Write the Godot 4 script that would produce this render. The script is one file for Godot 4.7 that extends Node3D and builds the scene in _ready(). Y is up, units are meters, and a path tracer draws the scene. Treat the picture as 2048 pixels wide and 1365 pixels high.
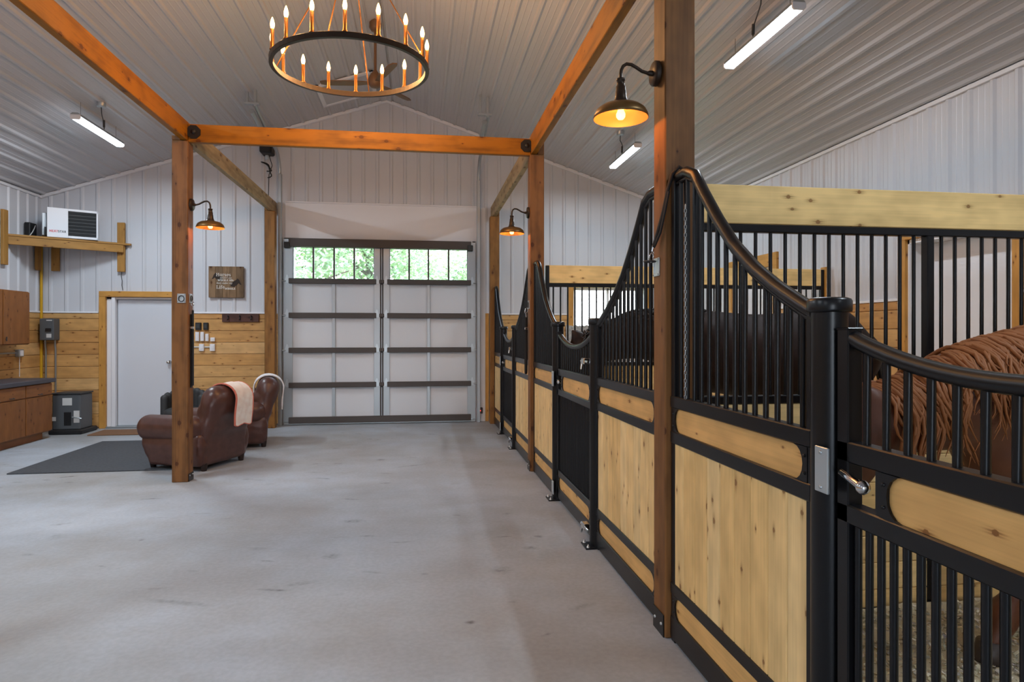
extends Node3D
# A timber-framed horse barn aisle: stalls with black steel fronts on one side, a sitting corner and a sectional door at the end.
# Plan: x to the right across the aisle, y up, d = depth away from the camera (z = -d).

const F := 1285.0            # focal length in pixels of the 2048 x 1365 frame
const EYE := 1.5
const RIDGE_X := -0.56
const RIDGE_Y := 5.44
const PITCH := 0.333
const WALL_L := -5.88
const WALL_R := 4.74
const WALL_D := 11.0
const NEAR_D := -4.4
const RIB := 0.2286

var M := {}
var taken := {}
var rng := RandomNumberGenerator.new()

# ---------------------------------------------------------------- mesh helpers
class MB:
	var st := SurfaceTool.new()
	var o := Vector3.ZERO
	var flat := true
	func _init(origin := Vector3.ZERO):
		st.begin(Mesh.PRIMITIVE_TRIANGLES)
		o = origin
	func smooth(on: bool):
		flat = not on
	func v(p: Vector3, uv := Vector2.ZERO):
		st.set_smooth_group(-1 if flat else 0)
		st.set_uv(uv)
		st.add_vertex(p - o)
	# a, b, c counter-clockwise as seen from outside
	func tri(a: Vector3, b: Vector3, c: Vector3, ua := Vector2.ZERO, ub := Vector2.ZERO, uc := Vector2.ZERO):
		v(a, ua); v(c, uc); v(b, ub)
	func quad(a: Vector3, b: Vector3, c: Vector3, d: Vector3, ua := Vector2.ZERO, ub := Vector2.ZERO, uc := Vector2.ZERO, ud := Vector2.ZERO):
		tri(a, b, c, ua, ub, uc)
		tri(a, c, d, ua, uc, ud)
	func mesh() -> ArrayMesh:
		st.generate_normals()
		return st.commit()

func V(x: float, y: float, d: float) -> Vector3:
	return Vector3(x, y, -d)

# a convex face: fan, turned so that it looks away from the centre
func face(mb: MB, pts: Array, centre: Vector3, uvs: Array):
	var n: Vector3 = (pts[1] - pts[0]).cross(pts[2] - pts[0])
	var mid := Vector3.ZERO
	for p in pts: mid += p
	mid /= pts.size()
	var turn: bool = n.dot(mid - centre) < 0.0
	for i in range(1, pts.size() - 1):
		if turn: mb.tri(pts[0], pts[i + 1], pts[i], uvs[0], uvs[i + 1], uvs[i])
		else: mb.tri(pts[0], pts[i], pts[i + 1], uvs[0], uvs[i], uvs[i + 1])

# a box with chamfered edges; the grain runs along local axis L
func box(mb: MB, c: Vector3, s: Vector3, b := 0.0, L := 0, basis := Basis.IDENTITY, off := Vector2.ZERO):
	var hs := s / 2.0
	b = minf(b, minf(hs.x, minf(hs.y, hs.z)) * 0.9)
	var A := (L + 1) % 3
	var C := (L + 2) % 3
	var put := func(pts: Array):
		var n: Vector3 = (pts[1] - pts[0]).cross(pts[2] - pts[0]).abs()
		var w := [] ; var uv := []
		for p in pts:
			var q := Vector2(p[A], p[C])
			if n[L] <= n[A] or n[L] <= n[C]:
				q = Vector2(p[L], p[C] if n[A] >= n[C] else p[A])
			uv.append(Vector2(q.x / 2.0, q.y / 0.5) + off)
			w.append(c + basis * p)
		face(mb, w, c, uv)
	var P := func(ax: int, sx: float, sy: float, sz: float) -> Vector3:
		var p := Vector3(sx * (hs.x - b), sy * (hs.y - b), sz * (hs.z - b))
		p[ax] = signf(p[ax]) * hs[ax]
		return p
	mb.smooth(false)
	for ax in 3:
		for sg: float in [-1.0, 1.0]:
			var pts := []
			for q in [[-1.0, -1.0], [1.0, -1.0], [1.0, 1.0], [-1.0, 1.0]]:
				var g := Vector3.ZERO
				g[ax] = sg; g[(ax + 1) % 3] = q[0]; g[(ax + 2) % 3] = q[1]
				pts.append(P.call(ax, g.x, g.y, g.z))
			put.call(pts)
	if b <= 0.0: return
	for ax in 3:
		var a1 := (ax + 1) % 3
		var a2 := (ax + 2) % 3
		for s1 in [-1.0, 1.0]:
			for s2 in [-1.0, 1.0]:
				var g := Vector3.ZERO
				g[a1] = s1; g[a2] = s2
				var h := g
				g[ax] = -1.0; h[ax] = 1.0
				put.call([P.call(a1, g.x, g.y, g.z), P.call(a1, h.x, h.y, h.z), P.call(a2, h.x, h.y, h.z), P.call(a2, g.x, g.y, g.z)])
	for sx: float in [-1.0, 1.0]:
		for sy in [-1.0, 1.0]:
			for sz in [-1.0, 1.0]:
				put.call([P.call(0, sx, sy, sz), P.call(1, sx, sy, sz), P.call(2, sx, sy, sz)])

# a box given by its limits in x, y and depth
func slab(mb: MB, x0: float, x1: float, y0: float, y1: float, d0: float, d1: float, b := 0.0, L := 0, off := Vector2.ZERO):
	box(mb, V((x0 + x1) / 2, (y0 + y1) / 2, (d0 + d1) / 2), Vector3(absf(x1 - x0), absf(y1 - y0), absf(d1 - d0)), b, L, Basis.IDENTITY, off)

func tube(mb: MB, path: Array, r, sides := 10, cap := true, squash := 1.0):
	var n := path.size()
	var rings := []
	var t0: Vector3 = (path[1] - path[0]).normalized()
	var up := Vector3.UP if absf(t0.y) < 0.9 else Vector3.RIGHT
	var e: Vector3 = t0.cross(up).normalized()
	for i in n:
		var t: Vector3 = (path[mini(i + 1, n - 1)] - path[maxi(i - 1, 0)]).normalized()
		e = (e - t * e.dot(t)).normalized()
		var f: Vector3 = t.cross(e)
		var rr: float = r[i] if r is Array else r
		var ring := []
		for k in sides:
			var a := TAU * k / sides
			ring.append(path[i] + (e * cos(a) * squash + f * sin(a)) * rr)
		rings.append(ring)
	mb.smooth(true)
	for i in n - 1:
		for k in sides:
			var k2 := (k + 1) % sides
			var u0 := float(k) / sides
			mb.quad(rings[i][k], rings[i][k2], rings[i + 1][k2], rings[i + 1][k], Vector2(i * 0.1, u0), Vector2(i * 0.1, u0 + 1.0 / sides), Vector2(i * 0.1 + 0.1, u0 + 1.0 / sides), Vector2(i * 0.1 + 0.1, u0))
	if cap:
		mb.smooth(false)
		for k in range(1, sides - 1):
			mb.tri(rings[0][0], rings[0][k + 1], rings[0][k])
			mb.tri(rings[n - 1][0], rings[n - 1][k], rings[n - 1][k + 1])

# profile: (radius, height) pairs, outside traversed from the bottom up
func lathe(mb: MB, at: Vector3, profile: Array, sides := 24, basis := Basis.IDENTITY, soft := true):
	mb.smooth(soft)
	for i in profile.size() - 1:
		for k in sides:
			var a := TAU * k / sides
			var b := TAU * (k + 1) / sides
			var q := []
			for w in [[i, a], [i, b], [i + 1, b], [i + 1, a]]:
				var p: Vector2 = profile[w[0]]
				q.append(at + basis * Vector3(p.x * cos(w[1]), p.y, -p.x * sin(w[1])))
			if profile[i].x < 1e-5: mb.tri(q[0], q[2], q[3])
			elif profile[i + 1].x < 1e-5: mb.tri(q[0], q[1], q[2])
			else: mb.quad(q[0], q[1], q[2], q[3])

# a flat outline given thickness: points in the plane of ux, uy; thick along ux x uy
func plate(mb: MB, at: Vector3, ux: Vector3, uy: Vector3, outline: Array, thick: float, uvs := 1.0):
	var poly := PackedVector2Array(outline)
	if not Geometry2D.is_polygon_clockwise(poly): poly.reverse()
	poly.reverse()   # counter-clockwise with y up
	var n := ux.cross(uy).normalized() * thick / 2.0
	var tris := Geometry2D.triangulate_polygon(poly)
	var p := func(i: int) -> Vector3: return at + ux * poly[i].x + uy * poly[i].y
	mb.smooth(false)
	for i in range(0, tris.size(), 3):
		var a := tris[i]; var b := tris[i + 1]; var c := tris[i + 2]
		if (poly[b] - poly[a]).cross(poly[c] - poly[a]) < 0.0:
			var w := b
			b = c; c = w
		var ua := poly[a] * uvs; var ub := poly[b] * uvs; var uc := poly[c] * uvs
		mb.tri(p.call(a) + n, p.call(b) + n, p.call(c) + n, ua, ub, uc)
		mb.tri(p.call(a) - n, p.call(c) - n, p.call(b) - n, ua, uc, ub)
	var m := poly.size()
	var area := 0.0
	for i in m: area += poly[i].cross(poly[(i + 1) % m])
	for i in m:
		var j := (i + 1) % m
		if area > 0.0: mb.quad(p.call(i) - n, p.call(j) - n, p.call(j) + n, p.call(i) + n)
		else: mb.quad(p.call(j) - n, p.call(i) - n, p.call(i) + n, p.call(j) + n)

# rounded bodies: distances to tapered capsules and round boxes, joined softly, meshed as surface nets
func body(mb: MB, prims: Array, cell: float, k: float):
	var lo := Vector3.ONE * 1e9
	var hi := -lo
	var marg := k * 5.0 + cell
	for q in prims:
		if q.has("a"):
			var ra := maxf(q.ra, q.rb)
			q.lo = Vector3(minf(q.a.x, q.b.x), minf(q.a.y, q.b.y), minf(q.a.z, q.b.z)) - Vector3.ONE * (ra + marg)
			q.hi = Vector3(maxf(q.a.x, q.b.x), maxf(q.a.y, q.b.y), maxf(q.a.z, q.b.z)) + Vector3.ONE * (ra + marg)
		else:
			var ex: Vector3 = q.h
			if q.has("B"):
				var B: Basis = q.B
				ex = B.x.abs() * q.h.x + B.y.abs() * q.h.y + B.z.abs() * q.h.z
			q.lo = q.c - ex - Vector3.ONE * marg
			q.hi = q.c + ex + Vector3.ONE * marg
		lo = lo.min(q.lo); hi = hi.max(q.hi)
	var nx := int((hi.x - lo.x) / cell) + 2
	var ny := int((hi.y - lo.y) / cell) + 2
	var nz := int((hi.z - lo.z) / cell) + 2
	var f := PackedFloat32Array()
	f.resize(nx * ny * nz)
	var K := 1.0 / k
	for q in prims:
		var i0 := int((q.lo.x - lo.x) / cell); var i1 := mini(int((q.hi.x - lo.x) / cell) + 1, nx - 1)
		var j0 := int((q.lo.y - lo.y) / cell); var j1 := mini(int((q.hi.y - lo.y) / cell) + 1, ny - 1)
		var k0 := int((q.lo.z - lo.z) / cell); var k1 := mini(int((q.hi.z - lo.z) / cell) + 1, nz - 1)
		var is_cap: bool = q.has("a")
		var a: Vector3; var ab: Vector3; var l2: float; var ra: float; var dr: float
		var c: Vector3; var h: Vector3; var rr: float; var Bi: Basis
		if is_cap:
			a = q.a; ab = q.b - q.a; l2 = maxf(ab.length_squared(), 1e-9); ra = q.ra; dr = q.rb - q.ra
		else:
			c = q.c; rr = q.r; h = q.h - Vector3.ONE * rr; Bi = (q.B as Basis).inverse() if q.has("B") else Basis.IDENTITY
		for x in range(i0, i1 + 1):
			for y in range(j0, j1 + 1):
				var at := (x * ny + y) * nz
				for z in range(k0, k1 + 1):
					var p := lo + Vector3(x, y, z) * cell
					var d: float
					if is_cap:
						var t := clampf((p - a).dot(ab) / l2, 0.0, 1.0)
						d = (p - a - ab * t).length() - ra - dr * t
					else:
						var w := (Bi * (p - c)).abs() - h
						d = w.max(Vector3.ZERO).length() + minf(maxf(w.x, maxf(w.y, w.z)), 0.0) - rr
					f[at + z] += exp(clampf(-d * K, -30.0, 30.0))
	# f > 1 inside
	var ids := PackedInt32Array()
	ids.resize(nx * ny * nz)
	ids.fill(-1)
	var pts := PackedVector3Array()
	var offs := [0, nz * ny, nz, nz * ny + nz, 1, nz * ny + 1, nz + 1, nz * ny + nz + 1]
	var edges := [[0, 1], [2, 3], [4, 5], [6, 7], [0, 2], [1, 3], [4, 6], [5, 7], [0, 4], [1, 5], [2, 6], [3, 7]]
	for x in nx - 1:
		for y in ny - 1:
			var at := (x * ny + y) * nz
			for z in nz - 1:
				var n := 0
				for e in offs:
					if f[at + z + e] > 1.0: n += 1
				if n == 0 or n == 8: continue
				var s := Vector3.ZERO
				var cnt := 0
				for e in edges:
					var va := f[at + z + offs[e[0]]]
					var vb := f[at + z + offs[e[1]]]
					if (va > 1.0) == (vb > 1.0): continue
					var la := log(maxf(va, 1e-12)); var lb := log(maxf(vb, 1e-12))
					var t := clampf(la / (la - lb), 0.05, 0.95)
					var ca := Vector3(e[0] & 1, (e[0] >> 1) & 1, e[0] >> 2)
					var cb := Vector3(e[1] & 1, (e[1] >> 1) & 1, e[1] >> 2)
					s += ca.lerp(cb, t)
					cnt += 1
				ids[at + z] = pts.size()
				pts.append(lo + (Vector3(x, y, z) + s / cnt) * cell)
	mb.smooth(true)
	var q4 := func(i: int, j: int, m: int, n: int, turn: bool):
		if i < 0 or j < 0 or m < 0 or n < 0: return
		if turn: mb.quad(pts[i], pts[n], pts[m], pts[j])
		else: mb.quad(pts[i], pts[j], pts[m], pts[n])
	for x in range(1, nx - 1):
		for y in range(1, ny - 1):
			var at := (x * ny + y) * nz
			for z in range(1, nz - 1):
				var g := at + z
				var ins := f[g] > 1.0
				if ins != (f[g + ny * nz] > 1.0): q4.call(ids[g - nz - 1], ids[g - 1], ids[g], ids[g - nz], not ins)
				if ins != (f[g + nz] > 1.0): q4.call(ids[g - ny * nz - 1], ids[g - ny * nz], ids[g], ids[g - 1], not ins)
				if ins != (f[g + 1] > 1.0): q4.call(ids[g - ny * nz - nz], ids[g - nz], ids[g], ids[g - ny * nz], not ins)

func cap(a: Vector3, b: Vector3, ra: float, rb: float) -> Dictionary:
	return {"a": a, "b": b, "ra": ra, "rb": rb}

func rbox(c: Vector3, h: Vector3, r: float, B := Basis.IDENTITY) -> Dictionary:
	return {"c": c, "h": h, "r": r, "B": B}

# ---------------------------------------------------------------- naming helpers
func numbered(called: String) -> String:
	var n: int = taken.get(called, 0)
	taken[called] = n + 1
	return called if n == 0 else "%s_%03d" % [called, n]

func tag(o: Node3D, label: String, category := "", group := "", kind := ""):
	if label: o.set_meta("label", label)
	if category: o.set_meta("category", category)
	if group: o.set_meta("group", group)
	if kind: o.set_meta("kind", kind)
	return o

func thing(called: String, label: String, category: String, at := Vector3.ZERO, group := "", kind := "") -> Node3D:
	var o := Node3D.new()
	o.name = numbered(called)
	add_child(o)
	o.position = at
	tag(o, label, category, group, kind)
	return o

func part(called: String, mb: MB, m: Material, parent: Node3D, label := "") -> MeshInstance3D:
	return part_mesh(called, mb.mesh(), m, parent, label)

func part_mesh(called: String, mesh: Mesh, m: Material, parent: Node3D, label := "") -> MeshInstance3D:
	var o := MeshInstance3D.new()
	o.name = called
	o.mesh = mesh
	o.material_override = m
	parent.add_child(o, true)
	if label: o.set_meta("label", label)
	return o

func single(called: String, label: String, category: String, mb: MB, m: Material, group := "", kind := "") -> MeshInstance3D:
	var o := MeshInstance3D.new()
	o.name = numbered(called)
	o.mesh = mb.mesh()
	o.material_override = m
	o.position = mb.o
	add_child(o)
	tag(o, label, category, group, kind)
	return o

func copy(src: Node3D, at: Vector3, label: String, turn := 0.0) -> Node3D:
	var base: String = src.name
	if base.length() > 4 and base[base.length() - 4] == "_" and base.right(3).is_valid_int(): base = base.left(base.length() - 4)
	var c: Node3D = src.duplicate()
	c.name = numbered(base)
	add_child(c)
	c.position = at
	c.rotation.y = src.rotation.y + turn
	c.set_meta("label", label)
	return c

func off() -> Vector2:
	return Vector2(rng.randf(), rng.randf())

# ---------------------------------------------------------------- materials
func mat(color: Color, rough := 0.5, metal := 0.0, spec := 0.5) -> StandardMaterial3D:
	var m := StandardMaterial3D.new()
	m.albedo_color = color
	m.roughness = rough
	m.metallic = metal
	m.metallic_specular = spec
	return m

func rgb(r: int, g: int, b: int) -> Color:
	return Color(r / 255.0, g / 255.0, b / 255.0)

func noise_image(w: int, h: int, freq: float, sd: int, oct := 4) -> PackedByteArray:
	var n := FastNoiseLite.new()
	n.seed = sd
	n.noise_type = FastNoiseLite.TYPE_SIMPLEX_SMOOTH
	n.frequency = freq
	n.fractal_octaves = oct
	var im := n.get_seamless_image(w, h)
	im.convert(Image.FORMAT_L8)
	return im.get_data()

func stretched(w: int, h: int, sw: int, sh: int, freq: float, sd: int, oct := 4) -> PackedByteArray:
	var n := FastNoiseLite.new()
	n.seed = sd
	n.noise_type = FastNoiseLite.TYPE_SIMPLEX_SMOOTH
	n.frequency = freq
	n.fractal_octaves = oct
	var im := n.get_seamless_image(sw, sh)
	im.convert(Image.FORMAT_L8)
	im.resize(w, h, Image.INTERPOLATE_CUBIC)
	return im.get_data()

# sawn timber, 2 m along the grain by 0.5 m across, near white so that the material's colour tints it
func wood_texture(sd: int, knots: int, knot_size: float, strength: float) -> ImageTexture:
	var w := 1024
	var h := 512
	var fine := stretched(w, h, 48, 512, 0.06, sd, 3)
	var broad := stretched(w, h, 32, 128, 0.03, sd + 1, 3)
	var cloud := noise_image(w, h, 0.006, sd + 2, 3)
	var dark := PackedFloat32Array()
	dark.resize(w * h)
	var r := RandomNumberGenerator.new()
	r.seed = sd
	for i in knots:
		var cx := r.randi_range(0, w - 1)
		var cy := r.randi_range(0, h - 1)
		var rad := knot_size * r.randf_range(0.35, 1.25)     # metres
		var rx := rad * 512.0 * r.randf_range(1.0, 1.5)
		var ry := rad * 1024.0
		for y in range(int(-ry * 2.6), int(ry * 2.6) + 1):
			for x in range(int(-rx * 5.0), int(rx * 5.0) + 1):
				var q := Vector2(x / rx, y / ry)
				var d := q.length()
				var v := 0.0
				if d < 1.0: v = 0.75 - 0.25 * absf(sin(d * 9.0))
				else: v = 0.26 * exp(-((q.x * q.x) / 5.0 + q.y * q.y - 1.0) * 0.9) * (0.6 + 0.4 * sin(q.y * 6.0))
				if v <= 0.01: continue
				var at := posmod(cy + y, h) * w + posmod(cx + x, w)
				dark[at] = maxf(dark[at], v)
	var out := PackedByteArray()
	out.resize(w * h * 3)
	for i in w * h:
		var g := (fine[i] / 255.0 - 0.5) * 0.35 + (broad[i] / 255.0 - 0.5) * 0.6 + (cloud[i] / 255.0 - 0.5) * 0.7
		var s := 0.95 + g * strength
		var k := dark[i]
		out[i * 3] = int(clampf(s * (1.0 - 0.62 * k), 0.0, 1.0) * 255)
		out[i * 3 + 1] = int(clampf((s + g * 0.06 * strength) * (1.0 - 0.76 * k), 0.0, 1.0) * 255)
		out[i * 3 + 2] = int(clampf((s + g * 0.16 * strength) * (1.0 - 0.86 * k), 0.0, 1.0) * 255)
	return ImageTexture.create_from_image(Image.create_from_data(w, h, false, Image.FORMAT_RGB8, out))

func wood(tex: Texture2D, color: Color, rough := 0.55) -> StandardMaterial3D:
	var m := mat(color, rough, 0.0, 0.4)
	m.albedo_texture = tex
	return m

func noise_tex(freq: float, sd: int, a: Color, b: Color, size := 512, oct := 4, normal := false, bump := 4.0) -> NoiseTexture2D:
	var t := NoiseTexture2D.new()
	var n := FastNoiseLite.new()
	n.seed = sd
	n.frequency = freq
	n.fractal_octaves = oct
	t.noise = n
	t.width = size
	t.height = size
	t.seamless = true
	if normal:
		t.as_normal_map = true
		t.bump_strength = bump
	else:
		var g := Gradient.new()
		g.set_color(0, a)
		g.set_color(1, b)
		t.color_ramp = g
	return t

func tri_noise(m: StandardMaterial3D, t: Texture2D, scale: float, world := false):
	m.albedo_texture = t
	m.uv1_triplanar = true
	m.uv1_world_triplanar = world
	m.uv1_scale = Vector3.ONE * scale

# concrete: one picture over the whole floor (11 m by 16 m), with worn patches, tyre smears and small marks
func floor_texture() -> ImageTexture:
	var w := 1100
	var h := 1600
	var a := noise_image(w, h, 0.004, 11, 5)
	var b := noise_image(w, h, 0.02, 12, 4)
	var c := noise_image(w, h, 0.11, 13, 3)
	var e := stretched(w, h, 200, 1600, 0.012, 14, 4)
	var mark := PackedFloat32Array()
	mark.resize(w * h)
	var r := RandomNumberGenerator.new()
	r.seed = 5
	# smears and scuffs, longer across the aisle than along it
	for i in 420:
		var cx := r.randi_range(0, w - 1)
		var cy := r.randi_range(0, h - 1)
		var rx := r.randf_range(1.5, 9.0) * (3.0 if r.randf() < 0.12 else 1.0)
		var ry := r.randf_range(0.8, 3.0) * (2.4 if r.randf() < 0.12 else 1.0)
		var ang := r.randf_range(-0.5, 0.5)
		var dk := r.randf_range(0.06, 0.3)
		var n := int(maxf(rx, ry) * 2.2)
		for y in range(-n, n + 1):
			for x in range(-n, n + 1):
				if cx + x < 0 or cx + x >= w or cy + y < 0 or cy + y >= h: continue
				var q := Vector2(x, y).rotated(ang)
				var d := Vector2(q.x / rx, q.y / ry).length()
				if d > 2.2: continue
				var at := (cy + y) * w + cx + x
				var v := dk * clampf(1.4 - d, 0.0, 1.0) * (0.25 + 1.5 * absf(c[at] / 255.0 - 0.42) * 2.0)
				mark[at] = minf(0.5, mark[at] + v)
	var out := PackedByteArray()
	out.resize(w * h * 3)
	for i in w * h:
		var an := a[i] / 255.0 - 0.5
		var bn := b[i] / 255.0 - 0.5
		var cn := c[i] / 255.0 - 0.5
		var en := e[i] / 255.0 - 0.5
		var s := 0.86 + an * 0.16 + bn * 0.07 + cn * 0.02 + en * 0.08 - mark[i]
		var warm := clampf(0.35 - an * 1.5 - bn * 0.6, 0.0, 1.0) * 0.045
		out[i * 3] = int(clampf(s + warm * 0.5, 0.0, 1.0) * 255)
		out[i * 3 + 1] = int(clampf(s - warm * 0.35, 0.0, 1.0) * 255)
		out[i * 3 + 2] = int(clampf(s + 0.005 - warm * 1.3, 0.0, 1.0) * 255)
	return ImageTexture.create_from_image(Image.create_from_data(w, h, false, Image.FORMAT_RGB8, out))

func make_materials():
	var pine := wood_texture(21, 24, 0.009, 0.17)
	var timber := wood_texture(47, 18, 0.016, 0.36)
	M.beam = wood(timber, rgb(160, 102, 18), 0.5)
	M.post = wood(timber, rgb(130, 87, 46), 0.55)
	M.back_beam = wood(timber, rgb(176, 152, 116), 0.6)
	M.back_post = wood(timber, rgb(150, 104, 52), 0.55)
	M.board = []
	for k in 3: M.board.append(wood(pine, [rgb(246, 210, 146), rgb(250, 217, 156), rgb(240, 201, 134)][k], 0.5))       # upright stall boards
	M.strip = wood(pine, rgb(228, 180, 112), 0.5)        # flat strips in the steel frames
	M.header = wood(pine, rgb(255, 218, 148), 0.5)      # fresh planks over the partitions
	M.wain = []
	for k in 4: M.wain.append(wood(pine, [rgb(216, 170, 110), rgb(210, 160, 98), rgb(222, 178, 120), rgb(200, 148, 88)][k], 0.5))
	M.casing = wood(pine, rgb(208, 152, 76), 0.5)
	M.shelf = wood(pine, rgb(176, 128, 64), 0.55)
	M.cabinet = wood(pine, rgb(140, 88, 44), 0.45)
	M.sign = []
	for k in 3: M.sign.append(wood(timber, [rgb(142, 114, 86), rgb(124, 100, 76), rgb(150, 120, 90)][k], 0.8))
	M.rack = wood(timber, rgb(88, 58, 50), 0.6)
	M.sheet = mat(rgb(206, 207, 212), 0.42)
	M.roof = mat(rgb(188, 188, 192), 0.36)
	M.core = mat(rgb(214, 214, 218), 0.8)
	M.white = mat(rgb(232, 232, 236), 0.45)
	M.door_white = mat(rgb(210, 214, 222), 0.4)
	M.panel = mat(rgb(218, 222, 228), 0.5)
	M.steel = mat(rgb(15, 15, 18), 0.3, 0.0, 0.42)
	M.gal = mat(rgb(176, 182, 186), 0.38, 0.75)
	M.zinc = mat(rgb(196, 204, 208), 0.35, 0.7)
	M.chrome = mat(rgb(214, 214, 214), 0.12, 1.0)
	M.strut = mat(rgb(72, 64, 60), 0.45)
	M.black = mat(rgb(24, 24, 26), 0.5)
	M.dark = mat(rgb(52, 54, 56), 0.6)
	M.rubber = mat(rgb(74, 78, 84), 0.75)
	tri_noise(M.rubber, noise_tex(0.03, 3, Color(0.8, 0.8, 0.8), Color(1, 1, 1)), 1.3)
	M.grey_plastic = mat(rgb(84, 88, 92), 0.5)
	M.yellow = mat(rgb(206, 158, 20), 0.5)
	M.bronze = mat(rgb(58, 46, 36), 0.38, 0.55)
	M.brass = mat(rgb(150, 100, 48), 0.35, 0.8)
	M.fan = mat(rgb(104, 76, 52), 0.45)
	M.shade = mat(rgb(120, 92, 54), 0.36, 0.7)
	M.shade_in = mat(rgb(172, 126, 80), 0.45, 0.2)
	M.strap = mat(rgb(20, 20, 22), 0.8)
	M.leather = mat(rgb(92, 60, 52), 0.34, 0.0, 0.5)
	tri_noise(M.leather, noise_tex(0.012, 8, Color(0.78, 0.76, 0.76), Color(1, 1, 1)), 1.5)
	M.foot = mat(rgb(40, 24, 18), 0.5)
	M.towel = mat(rgb(240, 236, 230), 0.95)
	tri_noise(M.towel, noise_tex(0.02, 15, rgb(236, 222, 216), rgb(250, 250, 248), 256, 2), 2.2)
	M.towel_edge = mat(rgb(206, 118, 100), 0.95)
	M.throw = mat(rgb(226, 226, 230), 0.95)
	M.glass = mat(Color(0.92, 0.97, 0.96, 0.08), 0.03)
	M.glass.transparency = BaseMaterial3D.TRANSPARENCY_ALPHA
	M.ink = mat(rgb(236, 232, 224), 0.7)
	M.ink_dark = mat(rgb(48, 36, 28), 0.8)
	M.red = mat(rgb(206, 32, 40), 0.5)
	M.ink_black = mat(rgb(34, 34, 38), 0.5)
	M.paper = mat(rgb(206, 206, 204), 0.8)
	M.mat_brown = mat(rgb(126, 92, 66), 0.95)
	M.counter = mat(rgb(66, 66, 74), 0.45)
	M.coat_red = mat(rgb(108, 60, 34), 0.5)
	tri_noise(M.coat_red, noise_tex(0.012, 31, Color(0.74, 0.7, 0.68), Color(1, 1, 1)), 1.0)
	M.coat_dark = mat(rgb(44, 30, 26), 0.6, 0.0, 0.3)
	tri_noise(M.coat_dark, noise_tex(0.012, 32, Color(0.6, 0.56, 0.56), Color(1, 1, 1)), 1.0)
	M.mane_red = mat(rgb(148, 90, 46), 0.6)
	M.mane_dark = mat(rgb(26, 20, 20), 0.5)
	M.hoof = mat(rgb(64, 52, 46), 0.5)
	M.eye = mat(rgb(10, 8, 8), 0.1)
	M.bedding = mat(rgb(250, 244, 226), 0.95)
	tri_noise(M.bedding, noise_tex(0.2, 33, rgb(190, 178, 152), rgb(255, 252, 244), 512, 3), 2.4)
	M.chip = mat(rgb(255, 250, 234), 0.9)
	M.chip.vertex_color_use_as_albedo = true
	M.concrete = mat(rgb(196, 205, 214), 0.5, 0.0, 0.45)
	M.concrete.albedo_texture = floor_texture()
	M.concrete.detail_enabled = true
	M.concrete.detail_blend_mode = BaseMaterial3D.BLEND_MODE_MUL
	M.concrete.detail_uv_layer = BaseMaterial3D.DETAIL_UV_2
	M.concrete.detail_albedo = noise_tex(0.06, 71, Color(0.93, 0.93, 0.93), Color(1.0, 1.0, 1.0), 512, 5)
	M.lawn = mat(rgb(120, 140, 90), 1.0)
	M.bark = mat(rgb(92, 78, 62), 0.9)
	M.leaf = mat(rgb(196, 212, 188), 0.7)
	M.leaf.vertex_color_use_as_albedo = true
	M.leaf.backlight_enabled = true
	M.leaf.backlight = Color(0.5, 0.6, 0.4)
	M.gravel = mat(rgb(190, 190, 188), 1.0)
	tri_noise(M.gravel, noise_tex(0.05, 90, Color(0.7, 0.7, 0.7), Color(1, 1, 1)), 0.6)

func glow(color: Color, energy: float) -> StandardMaterial3D:
	var m := mat(Color.WHITE, 0.4)
	m.emission_enabled = true
	m.emission = color
	m.emission_energy_multiplier = energy
	return m

# ---------------------------------------------------------------- the scene
func _ready():
	rng.seed = 7
	# camera: level, turned 8.1 degrees to the right, lens shifted a little so that uprights stay upright
	var cam := Camera3D.new()
	cam.name = "camera"
	cam.projection = Camera3D.PROJECTION_FRUSTUM
	cam.near = 0.05
	cam.far = 200.0
	cam.size = cam.near * 1365.0 / F
	cam.frustum_offset = Vector2(0, -14.5 / F * cam.near)
	cam.position = Vector3(0, EYE, 0)
	cam.rotation.y = -atan(183.0 / F)
	add_child(cam)
	cam.current = true
	# bright overcast daylight outside
	var sky := ProceduralSkyMaterial.new()
	sky.sky_top_color = Color(0.78, 0.86, 0.96)
	sky.sky_horizon_color = Color(0.95, 0.97, 0.98)
	sky.ground_bottom_color = Color(0.5, 0.52, 0.48)
	sky.ground_horizon_color = Color(0.8, 0.82, 0.8)
	sky.sky_energy_multiplier = SKY_ENERGY
	sky.ground_energy_multiplier = SKY_ENERGY * 0.5
	var env := Environment.new()
	env.background_mode = Environment.BG_SKY
	env.sky = Sky.new()
	env.sky.sky_material = sky
	env.tonemap_mode = Environment.TONE_MAPPER_LINEAR
	env.tonemap_exposure = EXPOSURE
	env.sdfgi_enabled = true
	env.ssao_enabled = true
	env.ssil_enabled = true
	var we := WorldEnvironment.new()
	we.name = "environment"
	we.environment = env
	add_child(we)

	make_materials()
	build_floor()
	build_walls()
	build_ceiling()
	build_garage_door()
	build_walk_door()
	build_timbers()
	build_stalls()
	build_partitions()
	build_lights()
	build_chandelier()
	build_fan()
	build_left_corner()
	build_wall_fixtures()
	build_tack()
	build_chairs()
	build_horses()
	build_bedding()
	build_outside()

const SKY_ENERGY := 3.0
const EXPOSURE := 1.06
const LED_AREA := 3.6
const LED_GLOW := 8.0
const BULB := 0.20
const SCONCE := 0.10

func gable(x: float) -> float:
	return RIDGE_Y - PITCH * absf(x - RIDGE_X)

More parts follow.
